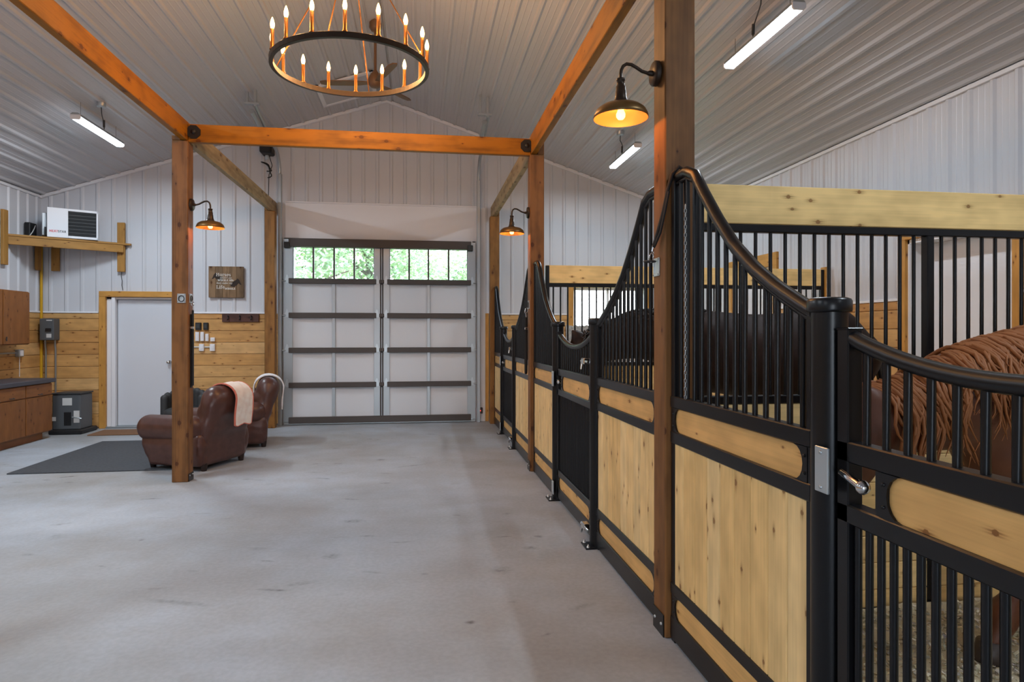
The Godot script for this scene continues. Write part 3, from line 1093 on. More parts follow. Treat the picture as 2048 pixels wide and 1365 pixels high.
# ---------------------------------------------------------------- posts and beams
func build_timbers():
	var g := "timber posts along the aisle"
	var list := [
		[-2.48, -2.325, 6.885, 1, "stained timber post with a tie ring before the brown armchair"],
		[-2.48, -2.325, 3.02, 1, "stained timber post beside the viewer on the sitting side"],
		[-2.445, -2.29, 10.62, 2, "brown timber post against the gable wall at the chair side of the big door"],
		[1.18, 1.335, 6.885, -1, "stained timber post between the two far stalls"],
		[1.19, 1.345, 3.02, -1, "tallest stained timber post with steel foot and near wall lamp"],
		[1.145, 1.30, 10.62, -2, "brown timber post against the gable wall at the stall side of the big door"],
	]
	for p in list:
		var back: bool = absi(p[3]) == 2
		var t := thing("timber_post", p[4], "post", V((p[0] + p[1]) / 2, 0, p[2] + 0.077), g)
		var o := t.position
		var mb := MB.new(o)
		slab(mb, p[0], p[1], 0.0, 3.455, p[2], p[2] + 0.155, 0.006, 1, off())
		# the top is notched round the long beam
		if p[3] > 0: slab(mb, p[0], -2.40, 3.455, 3.50, p[2], p[2] + 0.155, 0.004, 1, off())
		else: slab(mb, 1.265, p[1], 3.455, 3.60, p[2], p[2] + 0.155, 0.004, 1, off())
		part("timber", mb, M.back_post if back else M.post, t)
		if not back:
			var ft := MB.new(o)
			var sx: float = p[1] if p[3] > 0 else p[0]
			var s := 1.0 if p[3] > 0 else -1.0
			slab(ft, sx, sx + 0.006 * s, 0.0, 0.11 if p[3] < 0 else 0.08, p[2] + 0.01, p[2] + 0.15, 0.002)
			part("foot_bracket", ft, M.steel, t)
			for dz: float in [0.035, 0.12]:
				var bl := MB.new(o)
				lathe(bl, V(sx + 0.006 * s, 0.06, p[2] + dz), [Vector2(0.008, 0), Vector2(0.007, 0.005), Vector2(0, 0.006)], 8, Basis(Vector3(0, 0, s), Vector3(s, 0, 0), Vector3(0, 1, 0)))
				part("bolt", bl, M.zinc, t)
	for s in [[-2.397, -2.332, "chair side"], [1.192, 1.257, "stall side"]]:
		for q in [[-4.3, 3.09, "above the viewer"], [3.10, 6.955, "between the near and middle posts"], [6.965, 10.97, "running from the cross beam to the gable wall"]]:
			var mb := MB.new(V((s[0] + s[1]) / 2, 3.46, (q[0] + q[1]) / 2))
			slab(mb, s[0], s[1], 3.458, 3.65 if s[0] < 0 else 3.672, q[0], q[1], 0.005, 2, off())
			single("timber_beam", "%s timber beam on the %s, %s" % ["pale unstained" if q[0] > 6 else "orange stained", s[2], q[2]], "beam", mb, M.back_beam if q[0] > 6 else M.beam, "long beams along the aisle")
	var cb := thing("cross_beam", "orange stained cross beam spanning the aisle between two posts", "beam", V(-0.57, 3.44, 6.9))
	var o := cb.position
	var mb := MB.new(o)
	slab(mb, -2.331, 1.191, 3.444, 3.627, 6.9, 6.965, 0.005, 0, off())
	part("timber", mb, M.beam, cb)
	for x: float in [-2.275, 1.145]:
		var pl := MB.new(o)
		var oct := []
		for i in 8: oct.append(Vector2(cos(TAU * (i + 0.5) / 8), sin(TAU * (i + 0.5) / 8)) * 0.072)
		plate(pl, V(x, 3.545, 6.893), Vector3.RIGHT, Vector3.UP, oct, 0.014)
		lathe(pl, V(x, 3.545, 6.886), [Vector2(0.026, 0), Vector2(0.024, 0.012), Vector2(0, 0.014)], 12, Basis(Vector3.RIGHT, Vector3(0, 0, 1), Vector3(0, -1, 0)))
		part("bolt_plate", pl, M.black, cb, "black octagonal bolt plate")

# ---------------------------------------------------------------- stall fronts
const SX := 1.235     # middle of the steel fronts

func bar_mesh(y0: float, y1: float, r := 0.0105) -> ArrayMesh:
	var mb := MB.new()
	tube(mb, [Vector3(0, y0, 0), Vector3(0, y1, 0)], r, 8, false)
	return mb.mesh()

# quarter-round steel gusset that leaves the wood strip a rounded end; e: depth at the frame, s: +1 towards larger depth
func gusset(parent: Node3D, o: Vector3, e: float, s: float, y0: float, y1: float):
	var h := y1 - y0
	var out := [Vector2(0, 0), Vector2(0.075, 0)]
	for i in range(1, 8):
		var a := PI * i / 8.0
		out.append(Vector2(0.075 - 0.05 * sin(a), h * (0.5 - 0.5 * cos(a))))
	out.append(Vector2(0.075, h))
	out.append(Vector2(0, h))
	var mb := MB.new(o)
	plate(mb, V(SX - 0.018, y0, e), V(0, 0, s), Vector3.UP, out, 0.008)
	part("gusset", mb, M.steel, parent)
	for yy: float in [0.25, 0.75]:
		var b := MB.new(o)
		lathe(b, V(SX - 0.022, y0 + h * yy, e + s * 0.014), [Vector2(0.006, 0), Vector2(0.005, 0.004), Vector2(0, 0.005)], 8, Basis(Vector3(0, 0, -1), Vector3(-1, 0, 0), Vector3(0, 1, 0)))
		part("bolt", b, M.steel, parent)

func rails(parent: Node3D, o: Vector3, d0: float, d1: float, ys: Array):
	for y in ys:
		var mb := MB.new(o)
		slab(mb, SX - 0.024, SX + 0.024, y[0], y[1], d0, d1, 0.004)
		part("rail", mb, M.steel, parent)

# fixed panel: column end at dc, post end at dp (the swept top peaks at the post)
func front_panel(dc: float, dp: float, label: String):
	var p := thing("stall_section", label, "stall front", V(SX, 0, (dc + dp) / 2), "fixed stall front panels")
	var o := p.position
	var d0 := minf(dc, dp)
	var d1 := maxf(dc, dp)
	var s := signf(dc - dp)
	rails(p, o, d0, d1, [[0.015, 0.124], [0.232, 0.288], [0.968, 1.026], [1.14, 1.197]])
	# end uprights
	var up := MB.new(o)
	slab(up, SX - 0.02, SX + 0.02, 0.0, 2.25, dp, dp + s * 0.04, 0.004)
	part("upright", up, M.steel, p)
	up = MB.new(o)
	slab(up, SX - 0.02, SX + 0.02, 0.0, 1.56, dc - s * 0.03, dc, 0.004)
	part("upright", up, M.steel, p)
	# the swept top rail
	var L := absf(dc - dp)
	var shape := [[0.0, 2.277], [0.17, 2.281], [0.20, 2.262], [0.30, 2.14], [0.42, 2.005], [0.55, 1.876], [0.70, 1.764], [0.85, 1.677], [1.0, 1.605], [1.12, 1.56]]
	var cv := Curve.new()
	cv.min_value = 0.0
	cv.max_value = 3.0
	var top := func(t: float) -> float:
		var x := t * 1.05 / L
		for i in shape.size() - 1:
			if x <= shape[i + 1][0]:
				var a: float = shape[maxi(i - 1, 0)][1]
				var f: float = (x - shape[i][0]) / (shape[i + 1][0] - shape[i][0])
				return lerpf(shape[i][1], shape[i + 1][1], f)
		return 1.56
	var path := []
	for i in 5: path.append(V(SX, 2.258, dp + s * 0.036 * i))
	for i in range(1, 22):
		var t := lerpf(0.19, L, i / 21.0)
		path.append(V(SX, top.call(t) - 0.02, dp + s * t))
	var tr := MB.new(o)
	tube(tr, path, 0.026, 12)
	part("swept_top_rail", tr, M.steel, p)
	var fl := MB.new(o)
	var path2 := []
	for q in path: path2.append(q + Vector3(0, -0.028, 0))
	tube(fl, path2, 0.012, 6, true)
	part("lower_rod", fl, M.steel, p)
	# bars
	var t := 0.075
	while t < L - 0.045:
		var y: float = 2.25 if t < 0.18 else top.call(t) - 0.02
		var b := part_mesh("bar", bar_mesh(1.19, y), M.steel, p)
		b.position = V(SX, 0, dp + s * t) - o
		t += 0.0762
	# wood: bottom strip, upright boards, middle strip
	var mb := MB.new(o)
	slab(mb, SX - 0.012, SX + 0.012, 0.12, 0.236, d0, d1, 0.0, 2, off())
	part("wood_strip", mb, M.strip, p)
	mb = MB.new(o)
	slab(mb, SX - 0.012, SX + 0.012, 1.022, 1.144, d0, d1, 0.0, 2, off())
	part("wood_strip", mb, M.strip, p)
	var n := int(round(L / 0.132))
	for i in n:
		mb = MB.new(o)
		var a := lerpf(d0 + 0.02, d1 - 0.02, float(i) / n)
		var b := lerpf(d0 + 0.02, d1 - 0.02, float(i + 1) / n)
		slab(mb, SX - 0.016, SX + 0.016, 0.28, 0.975, a + 0.0009, b - 0.0009, 0.004, 1, off())
		part("plank", mb, M.board[rng.randi() % 3], p)
	for y in [[0.124, 0.232], [1.026, 1.14]]:
		gusset(p, o, dp + s * 0.02, s, y[0], y[1])
		gusset(p, o, dc - s * 0.02, -s, y[0], y[1])

func column(d: float, label: String):
	var c := thing("steel_column", label, "column", V(SX, 0, d), "round black columns between the stall gates")
	var o := c.position
	var mb := MB.new(o)
	tube(mb, [V(SX, 0.008, d), V(SX, 1.6, d)], 0.0525, 28)
	part("tube", mb, M.steel, c)
	mb = MB.new(o)
	lathe(mb, V(SX, 1.565, d), [Vector2(0.054, 0), Vector2(0.063, 0.002), Vector2(0.064, 0.008), Vector2(0.064, 0.034), Vector2(0.060, 0.041), Vector2(0.05, 0.045), Vector2(0, 0.046)], 28)
	part("cap", mb, M.steel, c)
	mb = MB.new(o)
	slab(mb, SX - 0.1, SX + 0.06, 0.0, 0.01, d - 0.075, d + 0.075, 0.002)
	part("base_plate", mb, M.steel, c)
	for s in [-0.055, 0.055]:
		var b := MB.new(o)
		lathe(b, V(SX - 0.078, 0.01, d + s), [Vector2(0.013, 0), Vector2(0.012, 0.009), Vector2(0.006, 0.01), Vector2(0.006, 0.02), Vector2(0, 0.021)], 6)
		part("anchor_bolt", b, M.zinc, c)

# gate with a dipped top rail; dh: hinge end, dl: latch end
func gate(dh: float, dl: float, label: String):
	var g := thing("stall_gate", label, "stall gate", V(SX, 0, (dh + dl) / 2), "black barred stall gates with dipped tops")
	var o := g.position
	var s := signf(dl - dh)
	var d0 := minf(dh, dl)
	var d1 := maxf(dh, dl)
	rails(g, o, d0, d1, [[0.035, 0.13], [0.232, 0.288], [0.955, 1.01], [1.13, 1.19]])
	for e in [[dh, s], [dl, -s]]:
		var mb := MB.new(o)
		slab(mb, SX - 0.024, SX + 0.024, 0.03, 1.515, e[0], e[0] + e[1] * 0.05, 0.004)
		part("stile", mb, M.steel, g)
		mb = MB.new(o)
		slab(mb, SX - 0.026, SX + 0.026, 1.51, 1.518, e[0] - e[1] * 0.002, e[0] + e[1] * 0.052, 0.003)
		part("stile_cap", mb, M.steel, g)
	var path := []
	for i in 21:
		var t := i / 20.0
		var q := absf(t * 2.0 - 1.0)
		path.append(V(SX, 1.392 + 0.098 * pow(q, 2.1), lerpf(d0 + 0.03, d1 - 0.03, t)))
	var tr := MB.new(o)
	tube(tr, path, 0.0235, 12)
	part("dipped_top_rail", tr, M.steel, g)
	var n := int((d1 - d0 - 0.1) / 0.0762)
	for i in n:
		var d := dh + s * (0.098 + 0.0762 * i)
		if absf(dl - d) < 0.07: continue
		var q := absf((d - d0) / (d1 - d0) * 2.0 - 1.0)
		var b := part_mesh("bar", bar_mesh(1.185, 1.39 + 0.098 * pow(q, 2.1), 0.0105), M.steel, g)
		b.position = V(SX, 0, d) - o
	var k := 0
	while true:
		var d := dh + s * (0.062 + 0.0465 * k)
		if absf(dl - d) < 0.055: break
		var b := part_mesh("bar", bar_mesh(0.28, 0.96, 0.0105), M.steel, g)
		b.position = V(SX, 0, d) - o
		k += 1
	# wood strips; by the hinge the middle zone holds an open window with the pull pin
	var mb := MB.new(o)
	slab(mb, SX - 0.012, SX + 0.012, 0.126, 0.236, d0 + 0.04, d1 - 0.04, 0.0, 2, off())
	part("wood_strip", mb, M.strip, g)
	mb = MB.new(o)
	var w0 := dh + s * 0.19
	slab(mb, SX - 0.012, SX + 0.012, 1.006, 1.134, minf(w0, dl - s * 0.04), maxf(w0, dl - s * 0.04), 0.0, 2, off())
	part("wood_strip", mb, M.strip, g)
	mb = MB.new(o)
	slab(mb, SX - 0.02, SX + 0.02, 1.006, 1.134, dh + s * 0.155, dh + s * 0.20, 0.002)
	part("divider_plate", mb, M.steel, g)
	gusset(g, o, dh + s * 0.175, s, 1.01, 1.13)
	gusset(g, o, dl - s * 0.04, -s, 1.01, 1.13)
	gusset(g, o, dh + s * 0.04, s, 0.13, 0.232)
	gusset(g, o, dl - s * 0.04, -s, 0.13, 0.232)
	mb = MB.new(o)
	tube(mb, [V(SX - 0.02, 1.095, dh + s * 0.02), V(SX - 0.032, 1.079, dh + s * 0.115)], 0.0125, 14)
	lathe(mb, V(SX - 0.031, 1.077, dh + s * 0.105), [Vector2(0.0, 0), Vector2(0.013, 0.003), Vector2(0.020, 0.013), Vector2(0.020, 0.022), Vector2(0.013, 0.032), Vector2(0, 0.035)], 16, Basis(Vector3(1, 0, 0), Vector3(0, 0, -s), Vector3(0, s, 0)))
	part("pull_pin", mb, M.chrome, g, "polished steel pull pin")
	# hinges on the column, latches at the other end
	for y in [[1.03, 1.165], [0.06, 0.18]]:
		mb = MB.new(o)
		slab(mb, SX - 0.062, SX - 0.054, y[0], y[1], dh - s * 0.05, dh + s * 0.012, 0.002)
		part("hinge_plate", mb, M.zinc, g)
		for yy: float in [0.12, 0.88]:
			var b := MB.new(o)
			lathe(b, V(SX - 0.062, lerpf(y[0], y[1], yy), dh - s * 0.02), [Vector2(0.006, 0), Vector2(0.005, 0.004), Vector2(0, 0.005)], 8, Basis(Vector3(0, 0, -1), Vector3(-1, 0, 0), Vector3(0, 1, 0)))
			part("screw", b, M.gal, g)
	for y in [1.3, 0.105]:
		mb = MB.new(o)
		slab(mb, SX - 0.075, SX - 0.024, y - 0.02, y + 0.025, dl - s * 0.1, dl - s * 0.02, 0.006)
		tube(mb, [V(SX - 0.06, y, dl - s * 0.14), V(SX - 0.06, y, dl + s * 0.06)], 0.011, 10)
		tube(mb, [V(SX - 0.062, y, dl - s * 0.12), V(SX - 0.068, y - 0.06, dl - s * 0.12)], 0.009, 8)
		part("latch", mb, M.chrome, g, "steel slide latch")

func build_stalls():
	column(1.805, "thick round black column in front, hinging the nearest gate")
	column(4.41, "round black column at the latch side of the middle gate")
	column(5.715, "round black column at the hinge side of the middle gate")
	column(8.31, "round black column at the latch side of the farthest gate")
	column(9.56, "round black column at the hinge side of the farthest gate")
	front_panel(1.865, 3.005, "nearest stall front panel with pine boards, bars and swept black top")
	front_panel(4.35, 3.19, "stall front panel just beyond the tallest timber post")
	front_panel(5.775, 6.87, "stall front panel between the middle gate and the far timber post")
	front_panel(8.25, 7.055, "stall front panel just beyond the far timber post")
	front_panel(9.62, 10.605, "farthest stall front panel against the gable wall post")
	gate(1.735, 0.56, "nearest black barred gate with a polished pull pin by the thick column")
	gate(5.65, 4.475, "middle black gate with dipped top in front of the dark horse")
	gate(9.495, 8.375, "farthest black gate with dipped top near the garage door")

func build_partitions():
	for q in [[3.07, "partition between the chestnut's stall and the dark horse's stall, with a pine header plank"], [6.94, "farther stall partition with a pine header plank and black bars"]]:
		var d: float = q[0]
		var p := thing("stall_partition", q[1], "partition", V(3.0, 0, d), "stall partitions")
		var o := p.position
		var x0 := 1.36
		var x1 := 4.71
		var mb := MB.new(o)
		slab(mb, x0, x1 - 0.04, 2.056, 2.253, d - 0.02, d + 0.02, 0.005, 0, off())
		part("header_plank", mb, M.header, p)
		for r in [[2.016, 2.056], [1.144, 1.186]]:
			mb = MB.new(o)
			slab(mb, x0, x1 - 0.04, r[0], r[1], d - 0.022, d + 0.022, 0.004)
			part("rail", mb, M.steel, p)
		mb = MB.new(o)
		slab(mb, x0, x1 - 0.04, 0.03, 0.07, d - 0.022, d + 0.022, 0.004)
		part("rail", mb, M.steel, p)
		var y := 1.144
		while y > 0.10:
			mb = MB.new(o)
			slab(mb, x0, x1 - 0.04, maxf(y - 0.14, 0.07) + 0.001, y - 0.001, d - 0.019, d + 0.019, 0.004, 0, off())
			part("plank", mb, M.board[rng.randi() % 3], p)
			y -= 0.14
		for r in [[x0, x0 + 0.04, 2.25], [2.648, 2.69, 2.02], [x1 - 0.08, x1 - 0.04, 2.25]]:
			mb = MB.new(o)
			slab(mb, r[0], r[1], 0.0, r[2], d - 0.024, d + 0.024, 0.004)
			part("upright", mb, M.steel, p)
		mb = MB.new(o)
		slab(mb, x1 - 0.04, x1 + 0.005, 0.0, 2.28, d - 0.05, d + 0.05, 0.004, 1, off())
		part("wall_board", mb, M.casing, p)
		var bm := bar_mesh(1.18, 2.02, 0.0095)
		var x := 1.448
		while x < x1 - 0.1:
			if absf(x - 2.669) > 0.03:
				var b := part_mesh("bar", bm, M.steel, p)
				b.position = V(x, 0, d) - o
			x += 0.0813

# ---------------------------------------------------------------- lamps
func build_lights():
	# slim LED fittings hung under the slopes
	var spots := [
		[-4.02, 8.2, "white LED strip light hanging under the ceiling slope over the brown armchairs' side", 2],
		[-4.02, 4.5, "white LED strip light on the cabinet side of the ceiling, nearer the viewer", 2],
		[-4.02, 0.8, "white LED strip light on the cabinet side of the ceiling, level with the viewer", 1.7],
		[-4.02, -2.9, "white LED strip light on the cabinet side of the ceiling, behind the viewer", 1.3],
		[2.915, 8.37, "white LED strip light hanging over the middle and far stalls, beyond the bronze wall lamp", 1.2],
		[2.915, 4.63, "large white LED strip light hanging over the dark horse's stall", 0.85],
		[2.915, 0.9, "white LED strip light over the chestnut horse's stall", 1.1],
		[2.915, -2.8, "white LED strip light over the stall side, behind the viewer", 0.7],
	]
	var lens_m := glow(Color(0.90, 0.955, 1.0), LED_GLOW)
	for q in spots:
		var x: float = q[0]
		var d: float = q[1]
		var y := 4.05
		var mid := d + 0.575
		var t := thing("led_strip_light", q[2], "strip light", V(x, y, mid), "hanging LED strip lights")
		var o := t.position
		var mb := MB.new(o)
		plate(mb, V(x, y, mid), Vector3.RIGHT, Vector3.UP, [Vector2(-0.055, 0.012), Vector2(0.055, 0.012), Vector2(0.05, 0.04), Vector2(0.03, 0.055), Vector2(-0.03, 0.055), Vector2(-0.05, 0.04)], 1.15)
		part("housing", mb, M.gal, t)
		mb = MB.new(o)
		plate(mb, V(x, y, mid), Vector3.RIGHT, Vector3.UP, [Vector2(-0.053, 0.012), Vector2(0.053, 0.012), Vector2(0.054, -0.006), Vector2(0.04, -0.022), Vector2(-0.04, -0.022), Vector2(-0.054, -0.006)], 1.12)
		part("diffuser", mb, lens_m, t, "glowing white diffuser")
		for e: float in [-0.57, 0.57]:
			mb = MB.new(o)
			plate(mb, V(x, y, mid + e), Vector3.RIGHT, Vector3.UP, [Vector2(-0.056, 0.03), Vector2(0.056, 0.03), Vector2(0.057, -0.008), Vector2(0.042, -0.025), Vector2(-0.042, -0.025), Vector2(-0.057, -0.008)], 0.018)
			part("end_cap", mb, M.white, t)
		for e: float in [-0.45, 0.45]:
			mb = MB.new(o)
			tube(mb, [V(x, y + 0.05, mid + e), V(x, gable(x) - 0.02, mid + e)], 0.002, 5)
			part("hanging_wire", mb, M.dark, t)
		var jx := x - signf(x) * 0.16
		var jy := gable(jx)
		mb = MB.new(o)
		lathe(mb, V(jx, jy - 0.075, mid - 0.3), [Vector2(0.0, 0), Vector2(0.045, 0.002), Vector2(0.052, 0.012), Vector2(0.052, 0.06)], 16)
		part("junction_box", mb, M.gal, t)
		mb = MB.new(o)
		tube(mb, [V(jx, jy - 0.07, mid - 0.3), V(jx, jy - 0.14, mid - 0.29), V(lerpf(jx, x, 0.5), y + 0.17, mid - 0.1), V(x, y + 0.19, mid + 0.1), V(x, y + 0.18, mid + 0.12), V(x, y + 0.05, mid + 0.13)], 0.006, 6)
		tube(mb, [V(x, y + 0.19, mid + 0.12), V(x, y + 0.1, mid + 0.125)], 0.014, 8)
		part("power_cord", mb, M.dark, t)
		var li := AreaLight3D.new()
		li.name = "led_light"
		li.area_size = Vector2(0.1, 1.1)
		li.area_normalize_energy = true
		li.light_energy = LED_AREA * q[3]
		li.light_color = Color(0.90, 0.955, 1.0)
		li.shadow_enabled = true
		li.area_range = 20.0
		li.position = V(x, y - 0.03, mid)
		li.rotation.x = -PI / 2
		add_child(li)
	# gooseneck lamps on the posts
	sconce(1.18, 3.10, -1.0, 2.81, "bronze gooseneck barn lamp on the tallest timber post")
	sconce(-2.325, 6.965, 1.0, 2.82, "small bronze barn lamp on the post by the brown armchair")
	sconce(1.18, 6.965, -1.0, 2.83, "bronze barn lamp on the far stall-side post, left of the bars")

func sconce(x: float, d: float, s: float, y: float, label: String):
	var t := thing("barn_lamp", label, "wall lamp", V(x, y, d), "gooseneck barn lamps")
	var o := t.position
	var B := Basis(Vector3(0, 0, -s), Vector3(s, 0, 0), Vector3(0, -1, 0)) if s > 0 else Basis(Vector3(0, 0, -1), Vector3(-1, 0, 0), Vector3(0, 1, 0))
	var mb := MB.new(o)
	lathe(mb, V(x, y, d), [Vector2(0.062, 0), Vector2(0.062, 0.018), Vector2(0.056, 0.024), Vector2(0.0, 0.026)], 24, B)
	part("back_plate", mb, M.bronze, t)
	mb = MB.new(o)
	lathe(mb, V(x + s * 0.024, y, d), [Vector2(0.014, 0), Vector2(0.013, 0.02), Vector2(0.009, 0.028)], 12, B)
	part("collar", mb, M.bronze, t)
	var cx := x + s * 0.19
	var top := y - 0.03
	mb = MB.new(o)
	var path := []
	for q in [[0.02, 0.0], [0.05, 0.0], [0.08, 0.008], [0.11, 0.026], [0.135, 0.038], [0.16, 0.04], [0.178, 0.028], [0.187, 0.008], [0.19, -0.012], [0.19, -0.04]]:
		path.append(V(x + s * q[0], y + q[1], d))
	tube(mb, path, 0.0085, 10)
	part("gooseneck", mb, M.bronze, t)
	mb = MB.new(o)
	lathe(mb, V(cx, top - 0.13, d), [Vector2(0.046, -0.005), Vector2(0.035, 0.01), Vector2(0.029, 0.03), Vector2(0.026, 0.062), Vector2(0.024, 0.064), Vector2(0.024, 0.085), Vector2(0.020, 0.088), Vector2(0.019, 0.112), Vector2(0.022, 0.114), Vector2(0.021, 0.124), Vector2(0.0, 0.126)], 20)
	part("socket", mb, M.bronze, t)
	var rim := top - 0.205
	mb = MB.new(o)
	lathe(mb, V(cx, rim, d), [Vector2(0.1345, 0.0), Vector2(0.137, 0.002), Vector2(0.134, 0.018), Vector2(0.122, 0.042), Vector2(0.098, 0.060), Vector2(0.066, 0.068), Vector2(0.046, 0.074)], 36)
	part("lamp_shade", mb, M.shade, t)
	mb = MB.new(o)
	lathe(mb, V(cx, rim, d), [Vector2(0.042, 0.070), Vector2(0.064, 0.064), Vector2(0.095, 0.056), Vector2(0.118, 0.039), Vector2(0.130, 0.017), Vector2(0.1345, 0.0)], 36)
	part("shade_lining", mb, M.shade_in, t, "bright lining of the shade")
	mb = MB.new(o)
	lathe(mb, V(cx, rim - 0.006, d), [Vector2(0, 0), Vector2(0.014, 0.003), Vector2(0.022, 0.014), Vector2(0.023, 0.028), Vector2(0.016, 0.046), Vector2(0.012, 0.062), Vector2(0.012, 0.074)], 16)
	part("bulb", mb, glow(Color(1.0, 0.66, 0.30), 9.0), t, "glowing warm bulb")
	var li := OmniLight3D.new()
	li.name = "lamp_light"
	li.light_color = Color(1.0, 0.66, 0.33)
	li.light_energy = SCONCE
	li.light_size = 0.02
	li.omni_range = 20.0
	li.omni_attenuation = 2.0
	li.shadow_enabled = true
	li.position = V(cx, rim + 0.018, d)
	add_child(li)

func build_chandelier():
	var c := V(RIDGE_X, 3.665, 5.365)
	var R := 0.614
	var t := thing("chandelier", "large iron ring chandelier with glowing candle bulbs all round, over the aisle", "chandelier", c)
	var o := t.position
	# the ring hangs slightly low on the near side
	var B := Basis(Vector3.RIGHT, 0.018) * Basis(Vector3(0, 0, 1), 0.02)
	var mb := MB.new(o)
	lathe(mb, c, [Vector2(R - 0.016, -0.022), Vector2(R + 0.012, -0.022), Vector2(R + 0.016, -0.018), Vector2(R + 0.016, 0.018), Vector2(R + 0.012, 0.022), Vector2(R - 0.012, 0.022), Vector2(R - 0.016, 0.018), Vector2(R - 0.016, -0.022)], 72, B, false)
	part("ring", mb, M.bronze, t)
	var sleeve := MB.new()
	lathe(sleeve, Vector3.ZERO, [Vector2(0.021, 0.0), Vector2(0.022, 0.006), Vector2(0.016, 0.012), Vector2(0.014, 0.02), Vector2(0.014, 0.158), Vector2(0.0, 0.16)], 14)
	var sm := sleeve.mesh()
	var bulb := MB.new()
	lathe(bulb, Vector3.ZERO, [Vector2(0.006, 0.158), Vector2(0.012, 0.165), Vector2(0.0168, 0.185), Vector2(0.0165, 0.200), Vector2(0.011, 0.225), Vector2(0.004, 0.245), Vector2(0.0, 0.25)], 14)
	var bm := bulb.mesh()
	var bulb_m := glow(Color(1.0, 0.74, 0.42), 14.0)
	for i in 16:
		var a := deg_to_rad(-159.5 + 22.5 * i)
		var p := c + B * Vector3(sin(a) * R, 0.02, -cos(a) * R)
		var s := part_mesh("candle_sleeve", sm, M.brass, t)
		s.position = p - o
		var b := part_mesh("candle_bulb", bm, bulb_m, s, "glowing candle bulb")
		b.position = Vector3.ZERO
		var li := OmniLight3D.new()
		li.name = "candle_light"
		li.light_color = Color(1.0, 0.75, 0.49)
		li.light_energy = BULB
		li.light_size = 0.012
		li.omni_range = 20.0
		li.omni_attenuation = 2.0
		li.shadow_enabled = true
		li.position = p + Vector3(0, 0.2, 0)
		add_child(li)
	var hub := V(RIDGE_X, 4.78, 5.365)
	for i in 4:
		var a := deg_to_rad(9.0 + 90.0 * i)
		mb = MB.new(o)
		tube(mb, [c + B * Vector3(sin(a) * R, 0.02, -cos(a) * R), hub], 0.005, 6)
		part("rod", mb, M.brass, t)
	mb = MB.new(o)
	tube(mb, [hub + Vector3(0, -0.05, 0), hub + Vector3(0, 0.05, 0)], 0.03, 14)
	tube(mb, [hub, V(RIDGE_X, RIDGE_Y - 0.02, 5.365)], 0.008, 8)
	part("stem", mb, M.bronze, t)
	mb = MB.new(o)
	lathe(mb, V(RIDGE_X, RIDGE_Y - 0.07, 5.365), [Vector2(0, 0), Vector2(0.05, 0.004), Vector2(0.065, 0.02), Vector2(0.065, 0.07)], 20)
	part("canopy", mb, M.bronze, t)

func build_fan():
	var c := V(RIDGE_X, 4.70, 8.2)
	var t := thing("ceiling_fan", "brown ceiling fan on a long rod behind the chandelier", "ceiling fan", c)
	var o := t.position
	var mb := MB.new(o)
	lathe(mb, V(RIDGE_X, RIDGE_Y - 0.16, 8.2), [Vector2(0, 0), Vector2(0.05, 0.01), Vector2(0.075, 0.05), Vector2(0.075, 0.14)], 18)
	part("canopy", mb, M.fan, t)
	mb = MB.new(o)
	tube(mb, [c, V(RIDGE_X, RIDGE_Y - 0.1, 8.2)], 0.018, 10)
	part("down_rod", mb, M.fan, t)
	mb = MB.new(o)
	lathe(mb, c, [Vector2(0, -0.12), Vector2(0.06, -0.11), Vector2(0.085, -0.08), Vector2(0.09, -0.02), Vector2(0.07, 0.03), Vector2(0.03, 0.08), Vector2(0.02, 0.1)], 22)
	part("motor", mb, M.fan, t)
	for i in 3:
		var a := deg_to_rad(-83.0 + 120.0 * i)
		var dir := Vector3(sin(a), 0, -cos(a))
		var side := Vector3(dir.z, 0.16, -dir.x).normalized()
		mb = MB.new(o)
		plate(mb, c + Vector3(0, -0.06, 0) + dir * 0.06, dir, side, [Vector2(0, -0.025), Vector2(0.2, -0.06), Vector2(0.55, -0.055), Vector2(0.62, -0.03), Vector2(0.62, 0.03), Vector2(0.55, 0.05), Vector2(0.2, 0.05), Vector2(0, 0.025)], 0.012)
		part("blade", mb, M.fan, t)

